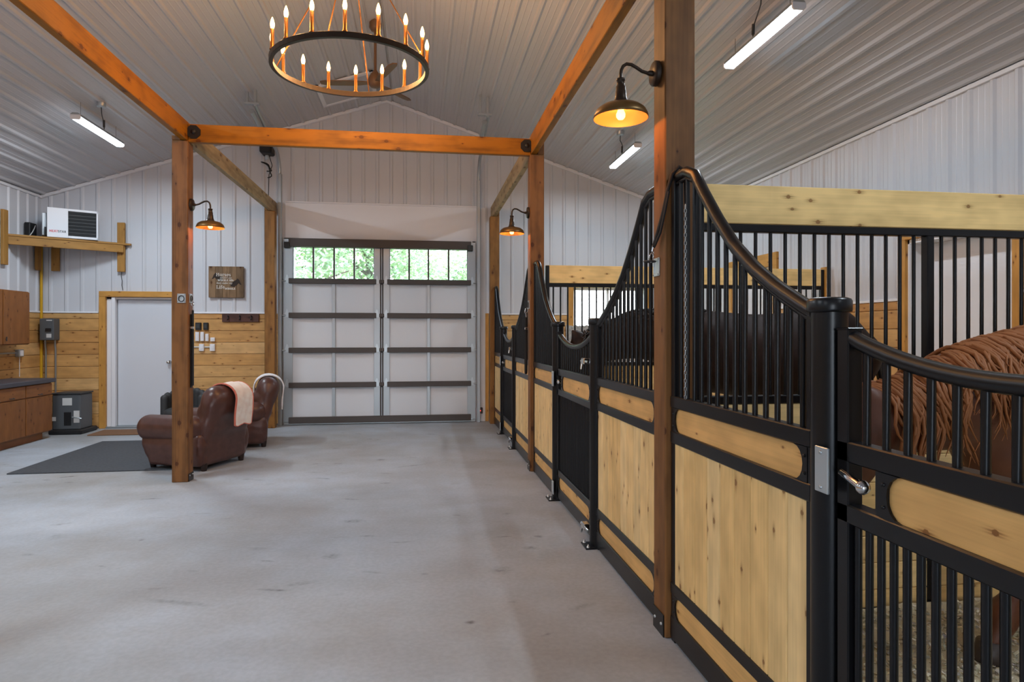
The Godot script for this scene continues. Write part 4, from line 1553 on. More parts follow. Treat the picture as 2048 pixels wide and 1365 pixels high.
# ---------------------------------------------------------------- the sitting corner
func build_left_corner():
	# upper cabinet
	var u := thing("wall_cabinet", "brown pine wall cabinet hung above the counter", "cabinet", V(WALL_L + 0.18, 1.34, 9.0), "")
	var o := u.position
	var mb := MB.new(o)
	slab(mb, WALL_L + 0.024, -5.57, 1.345, 2.10, 8.3, 10.11, 0.004, 1, off())
	part("body", mb, M.cabinet, u)
	for q in [[8.31, 8.90], [8.91, 9.50], [9.51, 10.10]]:
		mb = MB.new(o)
		slab(mb, -5.57, -5.548, 1.355, 2.09, q[0] + 0.004, q[1] - 0.004, 0.005, 1, off())
		var dr := part("cabinet_door", mb, M.cabinet, u)
		mb = MB.new(o)
		tube(mb, [V(-5.535, 1.40, q[0] + 0.05), V(-5.535, 1.46, q[0] + 0.05)], 0.006, 8)
		dr.position = Vector3.ZERO
		part("handle", mb, M.dark, u)
	# lower cabinet, drawers over doors, and its worktop
	var l := thing("base_cabinet", "brown pine base cabinet with drawers and doors under the dark counter", "cabinet", V(-5.56, 0, 9.0), "")
	o = l.position
	mb = MB.new(o)
	slab(mb, WALL_L + 0.024, -5.29, 0.10, 0.80, 7.6, 10.14, 0.004, 1, off())
	part("body", mb, M.cabinet, l)
	mb = MB.new(o)
	slab(mb, WALL_L + 0.03, -5.34, 0.0, 0.10, 7.6, 10.02, 0.003, 2, off())
	part("plinth", mb, M.cabinet, l)
	for q in [[7.62, 8.24], [8.25, 8.87], [8.88, 9.50], [9.51, 10.13]]:
		mb = MB.new(o)
		slab(mb, -5.29, -5.268, 0.63, 0.79, q[0] + 0.004, q[1] - 0.004, 0.005, 2, off())
		part("drawer", mb, M.cabinet, l)
		mb = MB.new(o)
		slab(mb, -5.29, -5.268, 0.115, 0.615, q[0] + 0.004, q[1] - 0.004, 0.005, 1, off())
		part("cabinet_door", mb, M.cabinet, l)
		mb = MB.new(o)
		var mid: float = (q[0] + q[1]) / 2
		tube(mb, [V(-5.268, 0.655, mid - 0.04), V(-5.25, 0.652, mid - 0.04), V(-5.25, 0.652, mid + 0.04), V(-5.268, 0.655, mid + 0.04)], 0.005, 6)
		part("handle", mb, M.dark, l)
	mb = MB.new(V(-5.56, 0.8, 9.0))
	slab(mb, WALL_L + 0.024, -5.245, 0.80, 0.86, 7.55, 10.19, 0.008)
	var ct := single("countertop", "dark grey countertop over the brown base cabinet", "countertop", mb, M.counter)
	mb = MB.new(V(-5.6, 0.86, 8.75))
	plate(mb, V(-5.58, 0.8625, 8.7), Vector3.RIGHT, Vector3(0, 0, 1), [Vector2(-0.2, -0.3), Vector2(0.2, -0.3), Vector2(0.2, 0.3), Vector2(-0.2, 0.3)], 0.005)
	single("counter_sheet", "thin black sheet lying on the counter under the wall cabinet", "sheet", mb, M.black)
	# corner shelf on upright battens
	var s := thing("corner_shelf", "wooden corner shelf on upright battens carrying the white heater", "shelf", V(-5.4, 2.88, 10.6))
	o = s.position
	mb = MB.new(o)
	plate(mb, V(0, 2.915, 0), Vector3.RIGHT, Vector3(0, 0, -1), [Vector2(WALL_L + 0.02, 10.97), Vector2(-4.55, 10.97), Vector2(-4.55, 10.93), Vector2(WALL_L + 0.02, 10.05)], 0.028, 0.7)
	part("shelf_board", mb, M.shelf, s)
	mb = MB.new(o)
	var a := V(WALL_L + 0.03, 2.84, 10.09)
	var b := V(-4.64, 2.84, 10.90)
	var dir := (b - a).normalized()
	box(mb, (a + b) / 2, Vector3((b - a).length(), 0.12, 0.03), 0.004, 0, Basis(dir, Vector3.UP, dir.cross(Vector3.UP)), off())
	part("front_rail", mb, M.shelf, s)
	for q in [[-4.745, -4.635, 2.48, 3.26], [-5.70, -5.59, 2.48, 2.9]]:
		mb = MB.new(o)
		slab(mb, q[0], q[1], q[2], q[3], 10.925, 10.965, 0.004, 1, off())
		part("batten", mb, M.shelf, s)
	for q in [[9.97, 10.08, 2.48, 3.26], [10.78, 10.89, 2.48, 2.9]]:
		mb = MB.new(o)
		slab(mb, WALL_L + 0.024, WALL_L + 0.065, q[2], q[3], q[0], q[1], 0.004, 1, off())
		part("batten", mb, M.shelf, s)
	mb = MB.new(V(-4.7, 2.3, 10.97))
	tube(mb, [V(-4.69, 2.48, 10.962), V(-4.70, 2.42, 10.963), V(-4.685, 2.34, 10.962), V(-4.69, 2.27, 10.963), V(-4.675, 2.19, 10.962)], 0.005, 6)
	single("loose_wire", "short dark wire hanging below the shelf's end batten", "wire", mb, M.dark)
	# unit heater standing across the corner
	var h := thing("unit_heater", "white gas unit heater with dark louvres on the corner shelf", "heater", V(-5.25, 2.93, 10.55))
	o = h.position
	var fa := V(-5.46, 2.93, 10.36)
	var fb := V(-4.90, 2.93, 10.66)
	var hx := (fb - fa).normalized()
	var hz := hx.cross(Vector3.UP).normalized()          # towards the room
	var HB := Basis(hx, Vector3.UP, hz)
	var fm := (fa + fb) / 2 + Vector3(0, 0.005, 0)
	var W := (fb - fa).length()
	var Hh := 0.44
	mb = MB.new(o)
	box(mb, fm + Vector3(0, Hh / 2, 0) - hz * 0.19, Vector3(W, Hh, 0.36), 0.008, 0, HB)
	part("casing", mb, M.white, h)
	# front frame with an opening on the right
	for r in [[-W / 2, -0.06, 0.0, Hh], [-0.06, W / 2, 0.0, 0.035], [-0.06, W / 2, Hh - 0.035, Hh], [W / 2 - 0.022, W / 2, 0.0, Hh]]:
		mb = MB.new(o)
		box(mb, fm + hx * (r[0] + r[1]) / 2 + Vector3(0, (r[2] + r[3]) / 2, 0), Vector3(r[1] - r[0], r[3] - r[2], 0.026), 0.004, 0, HB)
		part("front_panel", mb, M.white, h)
	mb = MB.new(o)
	box(mb, fm + hx * ((W / 2 - 0.082) / 2) + Vector3(0, Hh / 2, 0) - hz * 0.006, Vector3(W / 2 + 0.04, Hh - 0.07, 0.004), 0.0, 0, HB)
	part("dark_recess", mb, M.black, h)
	for i in 7:
		mb = MB.new(o)
		box(mb, fm + hx * ((W / 2 - 0.082) / 2) + Vector3(0, 0.062 + 0.052 * i, 0) + hz * 0.004, Vector3(W / 2 + 0.035, 0.045, 0.004), 0.001, 0, HB * Basis(Vector3.RIGHT, 0.5))
		part("louvre", mb, M.dark, h)
	letters(h, "HEAT", fm + hx * (-0.292) + Vector3(0, 0.09, 0) + hz * 0.0135, HB, 0.047, M.red, "Droid Sans", 0.92, true)
	letters(h, "STAR", fm + hx * (-0.186) + Vector3(0, 0.09, 0) + hz * 0.0135, HB, 0.047, M.ink_black, "Droid Sans", 0.92, true)
	mb = MB.new(o)
	box(mb, fm - hx * (W / 2 + 0.03) + Vector3(0, 0.2, 0) - hz * 0.2, Vector3(0.06, 0.34, 0.2), 0.006, 0, HB)
	part("control_box", mb, M.gal, h)
	mb = MB.new(o)
	tube(mb, [fm - hx * (W / 2 + 0.02) + Vector3(0, 0.15, 0) - hz * 0.05, fm - hx * (W / 2 + 0.02) + Vector3(0, 0.05, 0) - hz * 0.05, fm - hx * (W / 2 + 0.02) + Vector3(0, 0.03, 0) - hz * 0.08], 0.012, 8)
	part("gas_fitting", mb, M.dark, h)
	var v := thing("vent_box", "dark exhaust box with a pale cable on the side wall beside the heater", "vent", V(WALL_L + 0.05, 2.95, 10.55))
	o = v.position
	mb = MB.new(o)
	slab(mb, WALL_L + 0.02, WALL_L + 0.1, 2.945, 3.17, 10.52, 10.70, 0.01)
	part("box", mb, M.black, v)
	mb = MB.new(o)
	tube(mb, [V(WALL_L + 0.12, 2.94, 10.46), V(WALL_L + 0.13, 3.02, 10.53), V(WALL_L + 0.12, 3.09, 10.60), V(WALL_L + 0.10, 3.14, 10.66)], 0.007, 6)
	part("cable", mb, M.paper, v)
	# gas pipe, disconnect, conduits
	mb = MB.new(V(-5.83, 1.8, 10.94))
	tube(mb, [V(-5.845, 0.02, 10.935), V(-5.845, 2.88, 10.935)], 0.02, 12)
	single("gas_pipe", "yellow gas pipe running down the corner below the shelf", "pipe", mb, M.yellow)
	var e := thing("disconnect_box", "grey electrical disconnect box with stickers beside the yellow pipe", "electrical box", V(-5.72, 1.4, 10.9))
	o = e.position
	mb = MB.new(o)
	slab(mb, -5.80, -5.60, 1.40, 1.735, 10.80, 10.975, 0.008)
	part("box", mb, M.grey_plastic, e)
	mb = MB.new(o)
	slab(mb, -5.71, -5.63, 1.54, 1.585, 10.78, 10.80, 0.004)
	part("lever", mb, M.black, e)
	for q in [[-5.70, -5.63, 1.44, 1.5], [-5.70, -5.62, 1.70, 1.715]]:
		mb = MB.new(o)
		slab(mb, q[0], q[1], q[2], q[3], 10.797, 10.802)
		part("sticker", mb, M.paper, e)
	for x: float in [-5.77, -5.63]:
		mb = MB.new(V(x, 1.0, 10.9))
		tube(mb, [V(x, 1.40, 10.90), V(x - 0.01, 1.33, 10.92), V(x - 0.02, 1.25, 10.955), V(x - 0.02, 0.02, 10.955)], 0.014, 8)
		single("conduit", "grey metal conduit below the disconnect box, %s" % ("nearer the corner" if x < -5.7 else "nearer the walk door"), "conduit", mb, M.gal, "conduits below the disconnect box")
	var ob := thing("outlet_box", "small grey outlet box on the boards between cabinet and counter", "outlet", V(WALL_L + 0.06, 1.2, 10.45))
	o = ob.position
	mb = MB.new(o)
	slab(mb, WALL_L + 0.022, WALL_L + 0.08, 1.16, 1.27, 10.3, 10.42, 0.006)
	part("box", mb, M.gal, ob)
	mb = MB.new(o)
	slab(mb, WALL_L + 0.08, WALL_L + 0.084, 1.175, 1.255, 10.32, 10.4, 0.002)
	part("cover_plate", mb, M.white, ob)
	mb = MB.new(o)
	tube(mb, [V(WALL_L + 0.04, 1.22, 10.3), V(WALL_L + 0.04, 1.22, 8.4)], 0.011, 8)
	part("conduit", mb, M.gal, ob)
	mb = MB.new(o)
	tube(mb, [V(WALL_L + 0.05, 1.16, 10.36), V(WALL_L + 0.05, 0.87, 10.36)], 0.005, 6)
	part("cord", mb, M.white, ob)
	# the grey machine on the floor
	var m := thing("grey_machine", "dark grey machine with white labels and a metal handle on the floor by the counter", "machine", V(-5.23, 0, 10.55))
	o = m.position
	mb = MB.new(o)
	slab(mb, -5.43, -5.04, 0.06, 0.60, 10.42, 10.8, 0.02)
	part("housing", mb, M.grey_plastic, m)
	mb = MB.new(o)
	slab(mb, -5.44, -5.03, 0.595, 0.615, 10.41, 10.81, 0.006)
	part("lid", mb, M.dark, m)
	mb = MB.new(o)
	slab(mb, -5.45, -4.99, 0.0, 0.07, 10.36, 10.85, 0.015)
	part("base", mb, M.black, m)
	mb = MB.new(o)
	slab(mb, -5.26, -5.16, 0.13, 0.33, 10.414, 10.43, 0.004)
	part("opening", mb, M.black, m)
	for q in [[-5.28, -5.15, 0.43, 0.54], [-5.125, -5.05, 0.17, 0.35], [-5.42, -5.37, 0.2, 0.26]]:
		mb = MB.new(o)
		slab(mb, q[0], q[1], q[2], q[3], 10.415, 10.43, 0.001)
		part("label_sticker", mb, M.paper, m)
	mb = MB.new(o)
	tube(mb, [V(-5.14, 0.255, 10.40), V(-5.06, 0.25, 10.385), V(-5.01, 0.235, 10.40)], 0.009, 8)
	part("handle", mb, M.zinc, m)
	# rubber mat
	mb = MB.new(V(-3.53, 0, 8.5))
	slab(mb, -4.36, -2.70, 0.0, 0.014, 7.52, 9.6, 0.005)
	single("rubber_mat", "large dark grey rubber mat on the concrete before the armchair", "mat", mb, M.rubber)
	# round dark tub chair half hidden behind the armchair
	var tc := thing("tub_chair", "low dark grey tub chair half hidden behind the brown armchair", "chair", V(-3.45, 0, 10.05))
	o = tc.position
	mb = MB.new()
	var prims := []
	for i in 9:
		var an := deg_to_rad(-100 + 25.0 * i)
		var p := Vector3(0.26 * sin(an), 0.0, -0.26 * cos(an))
		var hgt := 0.66 - 0.10 * absf(i - 4) / 4.0
		prims.append(cap(p + Vector3(0, 0.3, 0), p + Vector3(0, hgt, 0), 0.05, 0.05))
	body(mb, prims, 0.022, 0.02)
	part("backrest", mb, M.dark, tc)
	mb = MB.new()
	lathe(mb, Vector3.ZERO, [Vector2(0, 0.26), Vector2(0.24, 0.26), Vector2(0.27, 0.30), Vector2(0.26, 0.38), Vector2(0.2, 0.41), Vector2(0, 0.41)], 20)
	part("seat", mb, M.dark, tc)
	for q in [[-0.18, -0.18], [0.18, -0.18], [-0.18, 0.18], [0.18, 0.18]]:
		mb = MB.new()
		tube(mb, [Vector3(q[0] * 1.15, 0, q[1] * 1.15), Vector3(q[0], 0.28, q[1])], 0.016, 8)
		part("leg", mb, M.black, tc)

# raised or flat lettering on a surface: basis x along the line, y up, z out
func letters(parent: Node3D, s: String, at: Vector3, B: Basis, size: float, m: Material, font := "Droid Sans", wide := 1.0, bold := false, italic := false):
	var f := SystemFont.new()
	f.font_names = PackedStringArray([font])
	f.font_weight = 700 if bold else 400
	f.font_italic = italic
	var t := TextMesh.new()
	t.text = s
	t.font = f
	t.font_size = 64
	t.pixel_size = size / 64.0
	t.depth = 0.0012
	t.horizontal_alignment = HORIZONTAL_ALIGNMENT_LEFT
	t.vertical_alignment = VERTICAL_ALIGNMENT_CENTER
	t.curve_step = 2.0
	var o := MeshInstance3D.new()
	o.name = "lettering"
	o.mesh = t
	o.material_override = m
	parent.add_child(o, true)
	o.transform = Transform3D(B * Basis.from_scale(Vector3(wide, 1, 1)), at - parent.position)

func build_wall_fixtures():
	# wooden sign with white lettering over two dark horses
	var s := thing("wooden_sign", "square weathered plank sign with white lettering and horse silhouettes on the gable wall", "sign", V(-3.12, 2.34, 10.95))
	var o := s.position
	var x0 := -3.385
	var w := 0.54
	var D := 10.945
	for i in 5:
		var mb := MB.new(o)
		slab(mb, x0 + w * i / 5.0 + 0.001, x0 + w * (i + 1) / 5.0 - 0.001, 2.085, 2.59, D, D + 0.03, 0.003, 1, off())
		part("plank", mb, M.sign[i % 3], s)
	var B := Basis.IDENTITY
	for q in [[-3.28, 2.43, 1.0], [-2.93, 2.34, -1.0]]:
		var mb := MB.new(o)
		var ol := [Vector2(-0.055, -0.045), Vector2(-0.04, -0.02), Vector2(-0.02, 0.03), Vector2(-0.005, 0.045), Vector2(0.01, 0.06), Vector2(0.015, 0.045), Vector2(0.05, 0.02), Vector2(0.10, -0.01), Vector2(0.12, -0.07), Vector2(0.06, -0.085), Vector2(0.02, -0.05), Vector2(-0.01, -0.02), Vector2(-0.035, -0.045)]
		var o2 := []
		for p in ol: o2.append(Vector2(p.x * q[2], p.y))
		plate(mb, V(q[0], q[1], D - 0.001), Vector3.RIGHT, Vector3.UP, o2, 0.002)
		part("horse_silhouette", mb, M.ink_dark, s)
	var z := V(0, 0, D - 0.003)
	letters(s, "Horses", z + Vector3(-3.27, 2.455, 0), B, 0.07, M.ink, "Droid Serif", 1.0, false, true)
	letters(s, "AREN'T my", z + Vector3(-3.21, 2.405, 0), B, 0.034, M.ink, "Droid Serif")
	letters(s, "WHOLE life", z + Vector3(-3.245, 2.365, 0), B, 0.042, M.ink, "Droid Serif", 1.0, true)
	letters(s, "they make my", z + Vector3(-3.26, 2.32, 0), B, 0.036, M.ink, "Droid Serif", 1.0, false, true)
	letters(s, "Life", z + Vector3(-3.265, 2.255, 0), B, 0.07, M.ink, "Droid Serif", 1.0, false, true)
	letters(s, "WHOLE", z + Vector3(-3.135, 2.23, 0), B, 0.042, M.ink, "Droid Serif", 1.0, true)
	# hook rail
	var h := thing("hook_rail", "dark brown coat hook board on the pine boards under the sign", "hook board", V(-2.89, 1.75, 10.96))
	o = h.position
	var mb := MB.new(o)
	slab(mb, -3.18, -2.61, 1.692, 1.822, 10.95, 10.98, 0.004, 0, off())
	part("board", mb, M.rack, h)
	for x: float in [-3.08, -2.9, -2.72]:
		mb = MB.new(o)
		tube(mb, [V(x, 1.79, 10.948), V(x, 1.765, 10.935), V(x, 1.735, 10.925), V(x, 1.722, 10.905), V(x, 1.738, 10.888)], 0.007, 8)
		tube(mb, [V(x, 1.775, 10.942), V(x, 1.80, 10.90)], 0.007, 8)
		part("hook", mb, M.black, h)
	# controls on the boards beside the post
	var items := [
		["control_keypad", "black keypad on the boards, nearer the post", -3.585, -3.50, 1.56, 1.68, M.black, "keypad"],
		["control_keypad", "black keypad on the boards, nearer the hook board", -3.463, -3.392, 1.56, 1.68, M.black, "keypad"],
		["wall_switch", "tall white switch closest to the post, in the upper row", -3.585, -3.53, 1.38, 1.53, M.white, "switch"],
		["wall_switch", "tall white switch second from the post, in the upper row", -3.508, -3.455, 1.38, 1.53, M.white, "switch"],
		["wall_switch", "shorter white switch third from the post, in the upper row", -3.433, -3.385, 1.38, 1.50, M.white, "switch"],
		["wall_thermostat", "small white thermostat at the right end of the upper switch row", -3.355, -3.287, 1.375, 1.44, M.white, "thermostat"],
		["outlet_cover", "white outlet box on the surface conduit, nearer the post", -3.527, -3.455, 1.22, 1.335, M.white, "outlet"],
		["outlet_cover", "white outlet box ending the surface conduit below the thermostat", -3.364, -3.287, 1.22, 1.335, M.white, "outlet"],
	]
	for q in items:
		var t := thing(q[0], q[1], q[7], V((q[2] + q[3]) / 2, (q[4] + q[5]) / 2, 10.96))
		mb = MB.new(t.position)
		slab(mb, q[2], q[3], q[4], q[5], 10.935, 10.979, 0.006)
		part("box", mb, q[6], t)
		mb = MB.new(t.position)
		slab(mb, q[2] + 0.014, q[3] - 0.014, q[4] + 0.03, q[5] - 0.025, 10.930, 10.938, 0.003)
		part("key_cover" if q[6] == M.black else "rocker", mb, M.dark if q[6] == M.black else M.white, t)
	mb = MB.new(V(-3.48, 1.285, 10.965))
	tube(mb, [V(-3.70, 1.285, 10.965), V(-3.36, 1.285, 10.965)], 0.011, 8)
	single("surface_conduit", "pale surface conduit between the white outlet boxes", "conduit", mb, M.paper)

func tie_ring(called: String, label: String, at: Vector3, out: Vector3, ring_down: bool):
	var t := thing(called, label, "tie ring", at, "steel tie rings on the posts")
	var side := Vector3.UP.cross(out).normalized()
	var B := Basis(side, Vector3.UP, out)
	var mb := MB.new(at)
	for r in [[-0.04, 0.04, 0.03, 0.046], [-0.04, 0.04, -0.046, -0.03], [-0.04, -0.028, -0.03, 0.03], [0.028, 0.04, -0.03, 0.03]]:
		box(mb, at + B * Vector3((r[0] + r[1]) / 2, (r[2] + r[3]) / 2, 0.004), Vector3(r[1] - r[0], r[3] - r[2], 0.008), 0.002, 0, B)
	box(mb, at + B * Vector3(0, 0, 0.0015), Vector3(0.06, 0.064, 0.003), 0.0, 0, B)
	part("plate", mb, M.zinc, t)
	mb = MB.new(at)
	var path := []
	for i in 17:
		var a := TAU * i / 16.0
		var q := Vector3(0.027 * sin(a), -0.004 - 0.029 * cos(a), 0.011) if ring_down else Vector3(0.027 * sin(a), 0.028, 0.012 + 0.028 - 0.028 * cos(a))
		path.append(at + B * q)
	tube(mb, path, 0.0045, 8, false)
	part("ring", mb, M.dark, t)
	for q in [[-0.034, 0.038], [0.034, 0.038], [-0.034, -0.038], [0.034, -0.038]]:
		mb = MB.new(at)
		box(mb, at + B * Vector3(q[0], q[1], 0.009), Vector3(0.006, 0.006, 0.003), 0.001, 0, B)
		part("screw", mb, M.dark, t)

func snap(mb: MB, a: Vector3, b: Vector3):
	tube(mb, [a, a.lerp(b, 0.35)], 0.007, 8)
	var m := a.lerp(b, 0.4)
	var e := (b - a).cross(Vector3(0.3, 0.2, 1)).normalized() * 0.012
	tube(mb, [m, m.lerp(b, 0.3) + e, m.lerp(b, 0.7) + e, b, m.lerp(b, 0.7) - e, m.lerp(b, 0.3) - e, m], 0.004, 6)

func build_tack():
	tie_ring("tie_ring", "square steel tie plate facing the aisle on the post before the armchair", V(-2.385, 1.858, 6.885), Vector3(0, 0, 1), true)
	tie_ring("tie_ring", "steel tie plate on the aisle side of the armchair's post, holding a lead", V(-2.325, 1.862, 6.955), Vector3.RIGHT, true)
	tie_ring("tie_ring", "steel tie plate on the tallest timber post, ring turned out with a snap", V(1.19, 1.838, 3.125), Vector3.LEFT, false)
	tie_ring("tie_ring", "steel tie plate on the far stall-side post", V(1.18, 1.82, 6.955), Vector3.LEFT, true)
	# leads
	var t := thing("lead_strap", "black lead strap hanging from the tie ring on the armchair's post", "lead strap", V(-2.29, 1.8, 6.95), "black lead straps")
	var o := t.position
	var mb := MB.new(o)
	snap(mb, V(-2.297, 1.74, 6.955), V(-2.308, 1.838, 6.955))
	part("snap", mb, M.chrome, t)
	mb = MB.new(o)
	slab(mb, -2.322, -2.312, 0.95, 1.70, 6.935, 6.975, 0.002)
	slab(mb, -2.308, -2.298, 0.97, 1.74, 6.94, 6.98, 0.002)
	part("strap", mb, M.strap, t)
	mb = MB.new(o)
	slab(mb, -2.325, -2.294, 1.55, 1.575, 6.932, 6.982, 0.003)
	part("buckle", mb, M.chrome, t)
	t = thing("lead_strap", "black lead strap looped below the tie ring on the far stall-side post", "lead strap", V(1.15, 1.6, 6.95), "black lead straps")
	o = t.position
	mb = MB.new(o)
	snap(mb, V(1.145, 1.68, 6.95), V(1.158, 1.79, 6.955))
	tube(mb, [V(1.15, 1.70, 6.95), V(1.13, 1.74, 6.94), V(1.14, 1.78, 6.95)], 0.006, 6)
	part("snap", mb, M.chrome, t)
	mb = MB.new(o)
	tube(mb, [V(1.145, 1.69, 6.95), V(1.147, 1.3, 6.945), V(1.147, 1.10, 6.94), V(1.147, 1.065, 6.955), V(1.147, 1.06, 6.975), V(1.147, 1.075, 6.99), V(1.147, 1.3, 6.995), V(1.16, 1.62, 6.99)], 0.013, 8, true, 0.45)
	part("strap", mb, M.strap, t)
	mb = MB.new(o)
	slab(mb, 1.132, 1.162, 1.545, 1.57, 6.925, 6.975, 0.003)
	part("buckle", mb, M.chrome, t)
	t = thing("lead_strap", "black lead strap running from the tallest post's ring over the swept top rail", "lead strap", V(1.17, 2.0, 3.0), "black lead straps")
	o = t.position
	mb = MB.new(o)
	snap(mb, V(1.165, 1.945, 3.115), V(1.155, 1.862, 3.125))
	part("snap", mb, M.chrome, t)
	mb = MB.new(o)
	tube(mb, [V(1.166, 1.94, 3.113), V(1.172, 2.02, 3.06), V(1.178, 2.10, 3.012), V(1.19, 2.2, 2.985), V(1.205, 2.275, 2.965), V(1.235, 2.306, 2.955), V(1.27, 2.28, 2.95), V(1.275, 2.1, 2.95), V(1.275, 1.8, 2.95)], 0.014, 8, true, 0.5)
	tube(mb, [V(1.168, 1.945, 3.10), V(1.17, 2.0, 3.03), V(1.178, 2.09, 2.995), V(1.19, 2.19, 2.972)], 0.010, 8, true, 0.5)
	part("strap", mb, M.strap, t)
	# hanging chain
	t = thing("hanging_chain", "thin silver chain hanging against the bars beside the tallest post", "chain", V(1.196, 2.06, 2.79))
	o = t.position
	mb = MB.new(o)
	var y := 2.08
	var k := 0
	while y > 1.2:
		var w := 0.0045
		var e := Vector3(0, 0, w) if k % 2 == 0 else Vector3(w, 0, 0)
		var c := V(1.196, y, 2.79)
		tube(mb, [c + Vector3(0, 0.011, 0), c + e + Vector3(0, 0.006, 0), c + e - Vector3(0, 0.006, 0), c - Vector3(0, 0.011, 0), c - e - Vector3(0, 0.006, 0), c - e + Vector3(0, 0.006, 0), c + Vector3(0, 0.011, 0)], 0.0018, 5, false)
		y -= 0.0185
		k += 1
	part("links", mb, M.gal, t)

# ---------------------------------------------------------------- armchairs
func make_armchair(label: String, at: Vector3, turn: float) -> Node3D:
	var t := thing("armchair", label, "armchair", at, "brown leather club armchairs")
	var mb := MB.new()
	body(mb, [rbox(Vector3(-0.01, 0.23, 0), Vector3(0.33, 0.18, 0.32), 0.05)], 0.02, 0.008)
	part("base", mb, M.leather, t)
	mb = MB.new()
	body(mb, [rbox(Vector3(0.06, 0.43, 0), Vector3(0.32, 0.075, 0.25), 0.06), cap(Vector3(0.33, 0.42, -0.2), Vector3(0.33, 0.42, 0.2), 0.075, 0.075)], 0.02, 0.012)
	part("seat", mb, M.leather, t)
	for s: float in [-1.0, 1.0]:
		mb = MB.new()
		# a thick rolled arm over an upright side that narrows to the floor
		body(mb, [cap(Vector3(-0.22, 0.47, 0.34 * s), Vector3(0.33, 0.46, 0.345 * s), 0.125, 0.135), rbox(Vector3(0.05, 0.46, 0.34 * s), Vector3(0.39, 0.13, 0.11), 0.10)], 0.016, 0.014)
		part("arm", mb, M.leather, t)
		mb = MB.new()
		body(mb, [rbox(Vector3(0.02, 0.33, 0.345 * s), Vector3(0.385, 0.09, 0.075), 0.06), rbox(Vector3(0.005, 0.24, 0.338 * s), Vector3(0.365, 0.09, 0.073), 0.06), rbox(Vector3(-0.01, 0.14, 0.33 * s), Vector3(0.34, 0.09, 0.07), 0.05)], 0.016, 0.03)
		part("side_panel", mb, M.leather, t)
	mb = MB.new()
	# back: wide below, shoulders rounded, leaning outwards
	body(mb, [
		rbox(Vector3(-0.315, 0.31, 0), Vector3(0.07, 0.26, 0.37), 0.06, Basis(Vector3(0, 0, 1), 0.05)),
		rbox(Vector3(-0.36, 0.58, 0), Vector3(0.085, 0.20, 0.35), 0.08, Basis(Vector3(0, 0, 1), 0.16)),
		cap(Vector3(-0.385, 0.785, -0.19), Vector3(-0.385, 0.785, 0.19), 0.135, 0.135),
		rbox(Vector3(-0.375, 0.70, 0), Vector3(0.12, 0.14, 0.31), 0.11),
		cap(Vector3(-0.30, 0.62, -0.18), Vector3(-0.30, 0.62, 0.18), 0.13, 0.13),
	], 0.018, 0.022)
	part("backrest", mb, M.leather, t)
	for q in [[-0.33, -0.31], [-0.33, 0.31], [0.33, -0.31], [0.33, 0.31]]:
		mb = MB.new()
		var fy := 0.0145 if q[0] > 0.0 else 0.0      # the front feet stand on the rubber mat
		lathe(mb, Vector3(q[0], 0, q[1]), [Vector2(0.0, fy), Vector2(0.028, fy), Vector2(0.036, 0.05), Vector2(0.04, 0.1)], 12)
		part("foot", mb, M.foot, t)
	t.rotation.y = turn
	return t

# cloth laid over the back of a chair: profile in the chair's x-y plane, from z0 to z1
func drape(called: String, label: String, cat: String, chair: Node3D, prof: Array, z0: float, z1: float, m: Material, edge: Material):
	var t := thing(called, label, cat, chair.position)
	t.rotation.y = chair.rotation.y
	var thick := 0.014
	var cl := MB.new()
	var ed := MB.new()
	var n := 10
	var pt := func(i: int, j: int, side: float) -> Vector3:
		var p: Vector2 = prof[i]
		var a: Vector2 = prof[maxi(i - 1, 0)]
		var b: Vector2 = prof[mini(i + 1, prof.size() - 1)]
		var nn := (b - a).normalized().rotated(PI / 2) * -1.0
		var fall := float(i) / prof.size()
		var wob := 0.006 * sin(j * 1.7 + i * 0.5) * fall
		var q := p + nn * (thick * 0.5 * side + wob)
		var z := lerpf(z0, z1, float(j) / n)
		return Vector3(q.x, q.y - 0.012 * sin(j * 0.9) * fall, z)
	cl.smooth(true)
	for i in prof.size() - 1:
		for j in n:
			cl.quad(pt.call(i, j, 1.0), pt.call(i + 1, j, 1.0), pt.call(i + 1, j + 1, 1.0), pt.call(i, j + 1, 1.0))
			cl.quad(pt.call(i, j, -1.0), pt.call(i, j + 1, -1.0), pt.call(i + 1, j + 1, -1.0), pt.call(i + 1, j, -1.0))
	part("cloth", cl, m, t)
	for j in [0, n]:
		var path := []
		for i in prof.size(): path.append(pt.call(i, j, 0.0))
		tube(ed, path, 0.011, 6)
	for i in [0, prof.size() - 1]:
		var path := []
		for j in n + 1: path.append(pt.call(i, j, 0.0))
		tube(ed, path, 0.009, 6)
	part("hem", ed, edge, t)

func build_chairs():
	var c1 := make_armchair("brown leather club armchair behind the timber post, back to the viewer, towel over it", V(-2.53, 0, 7.83), atan2(0.377, -0.926))
	var c2 := make_armchair("brown leather club armchair nearest the garage door, white throw over its back", V(-2.45, 0, 9.14), PI + 0.22)
	# profile over the top of the back, front to rear
	var prof := []
	for i in 4: prof.append(Vector2(-0.205, 0.66 + 0.03 * i))
	for i in 13:
		var a := PI * i / 12.0
		prof.append(Vector2(-0.392 + 0.187 * cos(a), 0.775 + 0.166 * sin(a)))
	for i in range(1, 11): prof.append(Vector2(-0.579 + 0.002 * i, 0.775 - 0.03 * i))
	drape("towel", "pale towel with pink hem hanging over the near armchair's back", "towel", c1, prof, -0.10, 0.19, M.towel, M.towel_edge)
	var prof2 := prof.duplicate()
	drape("throw_blanket", "white throw draped over the farther armchair's back", "blanket", c2, prof2, -0.15, 0.15, M.throw, M.throw)

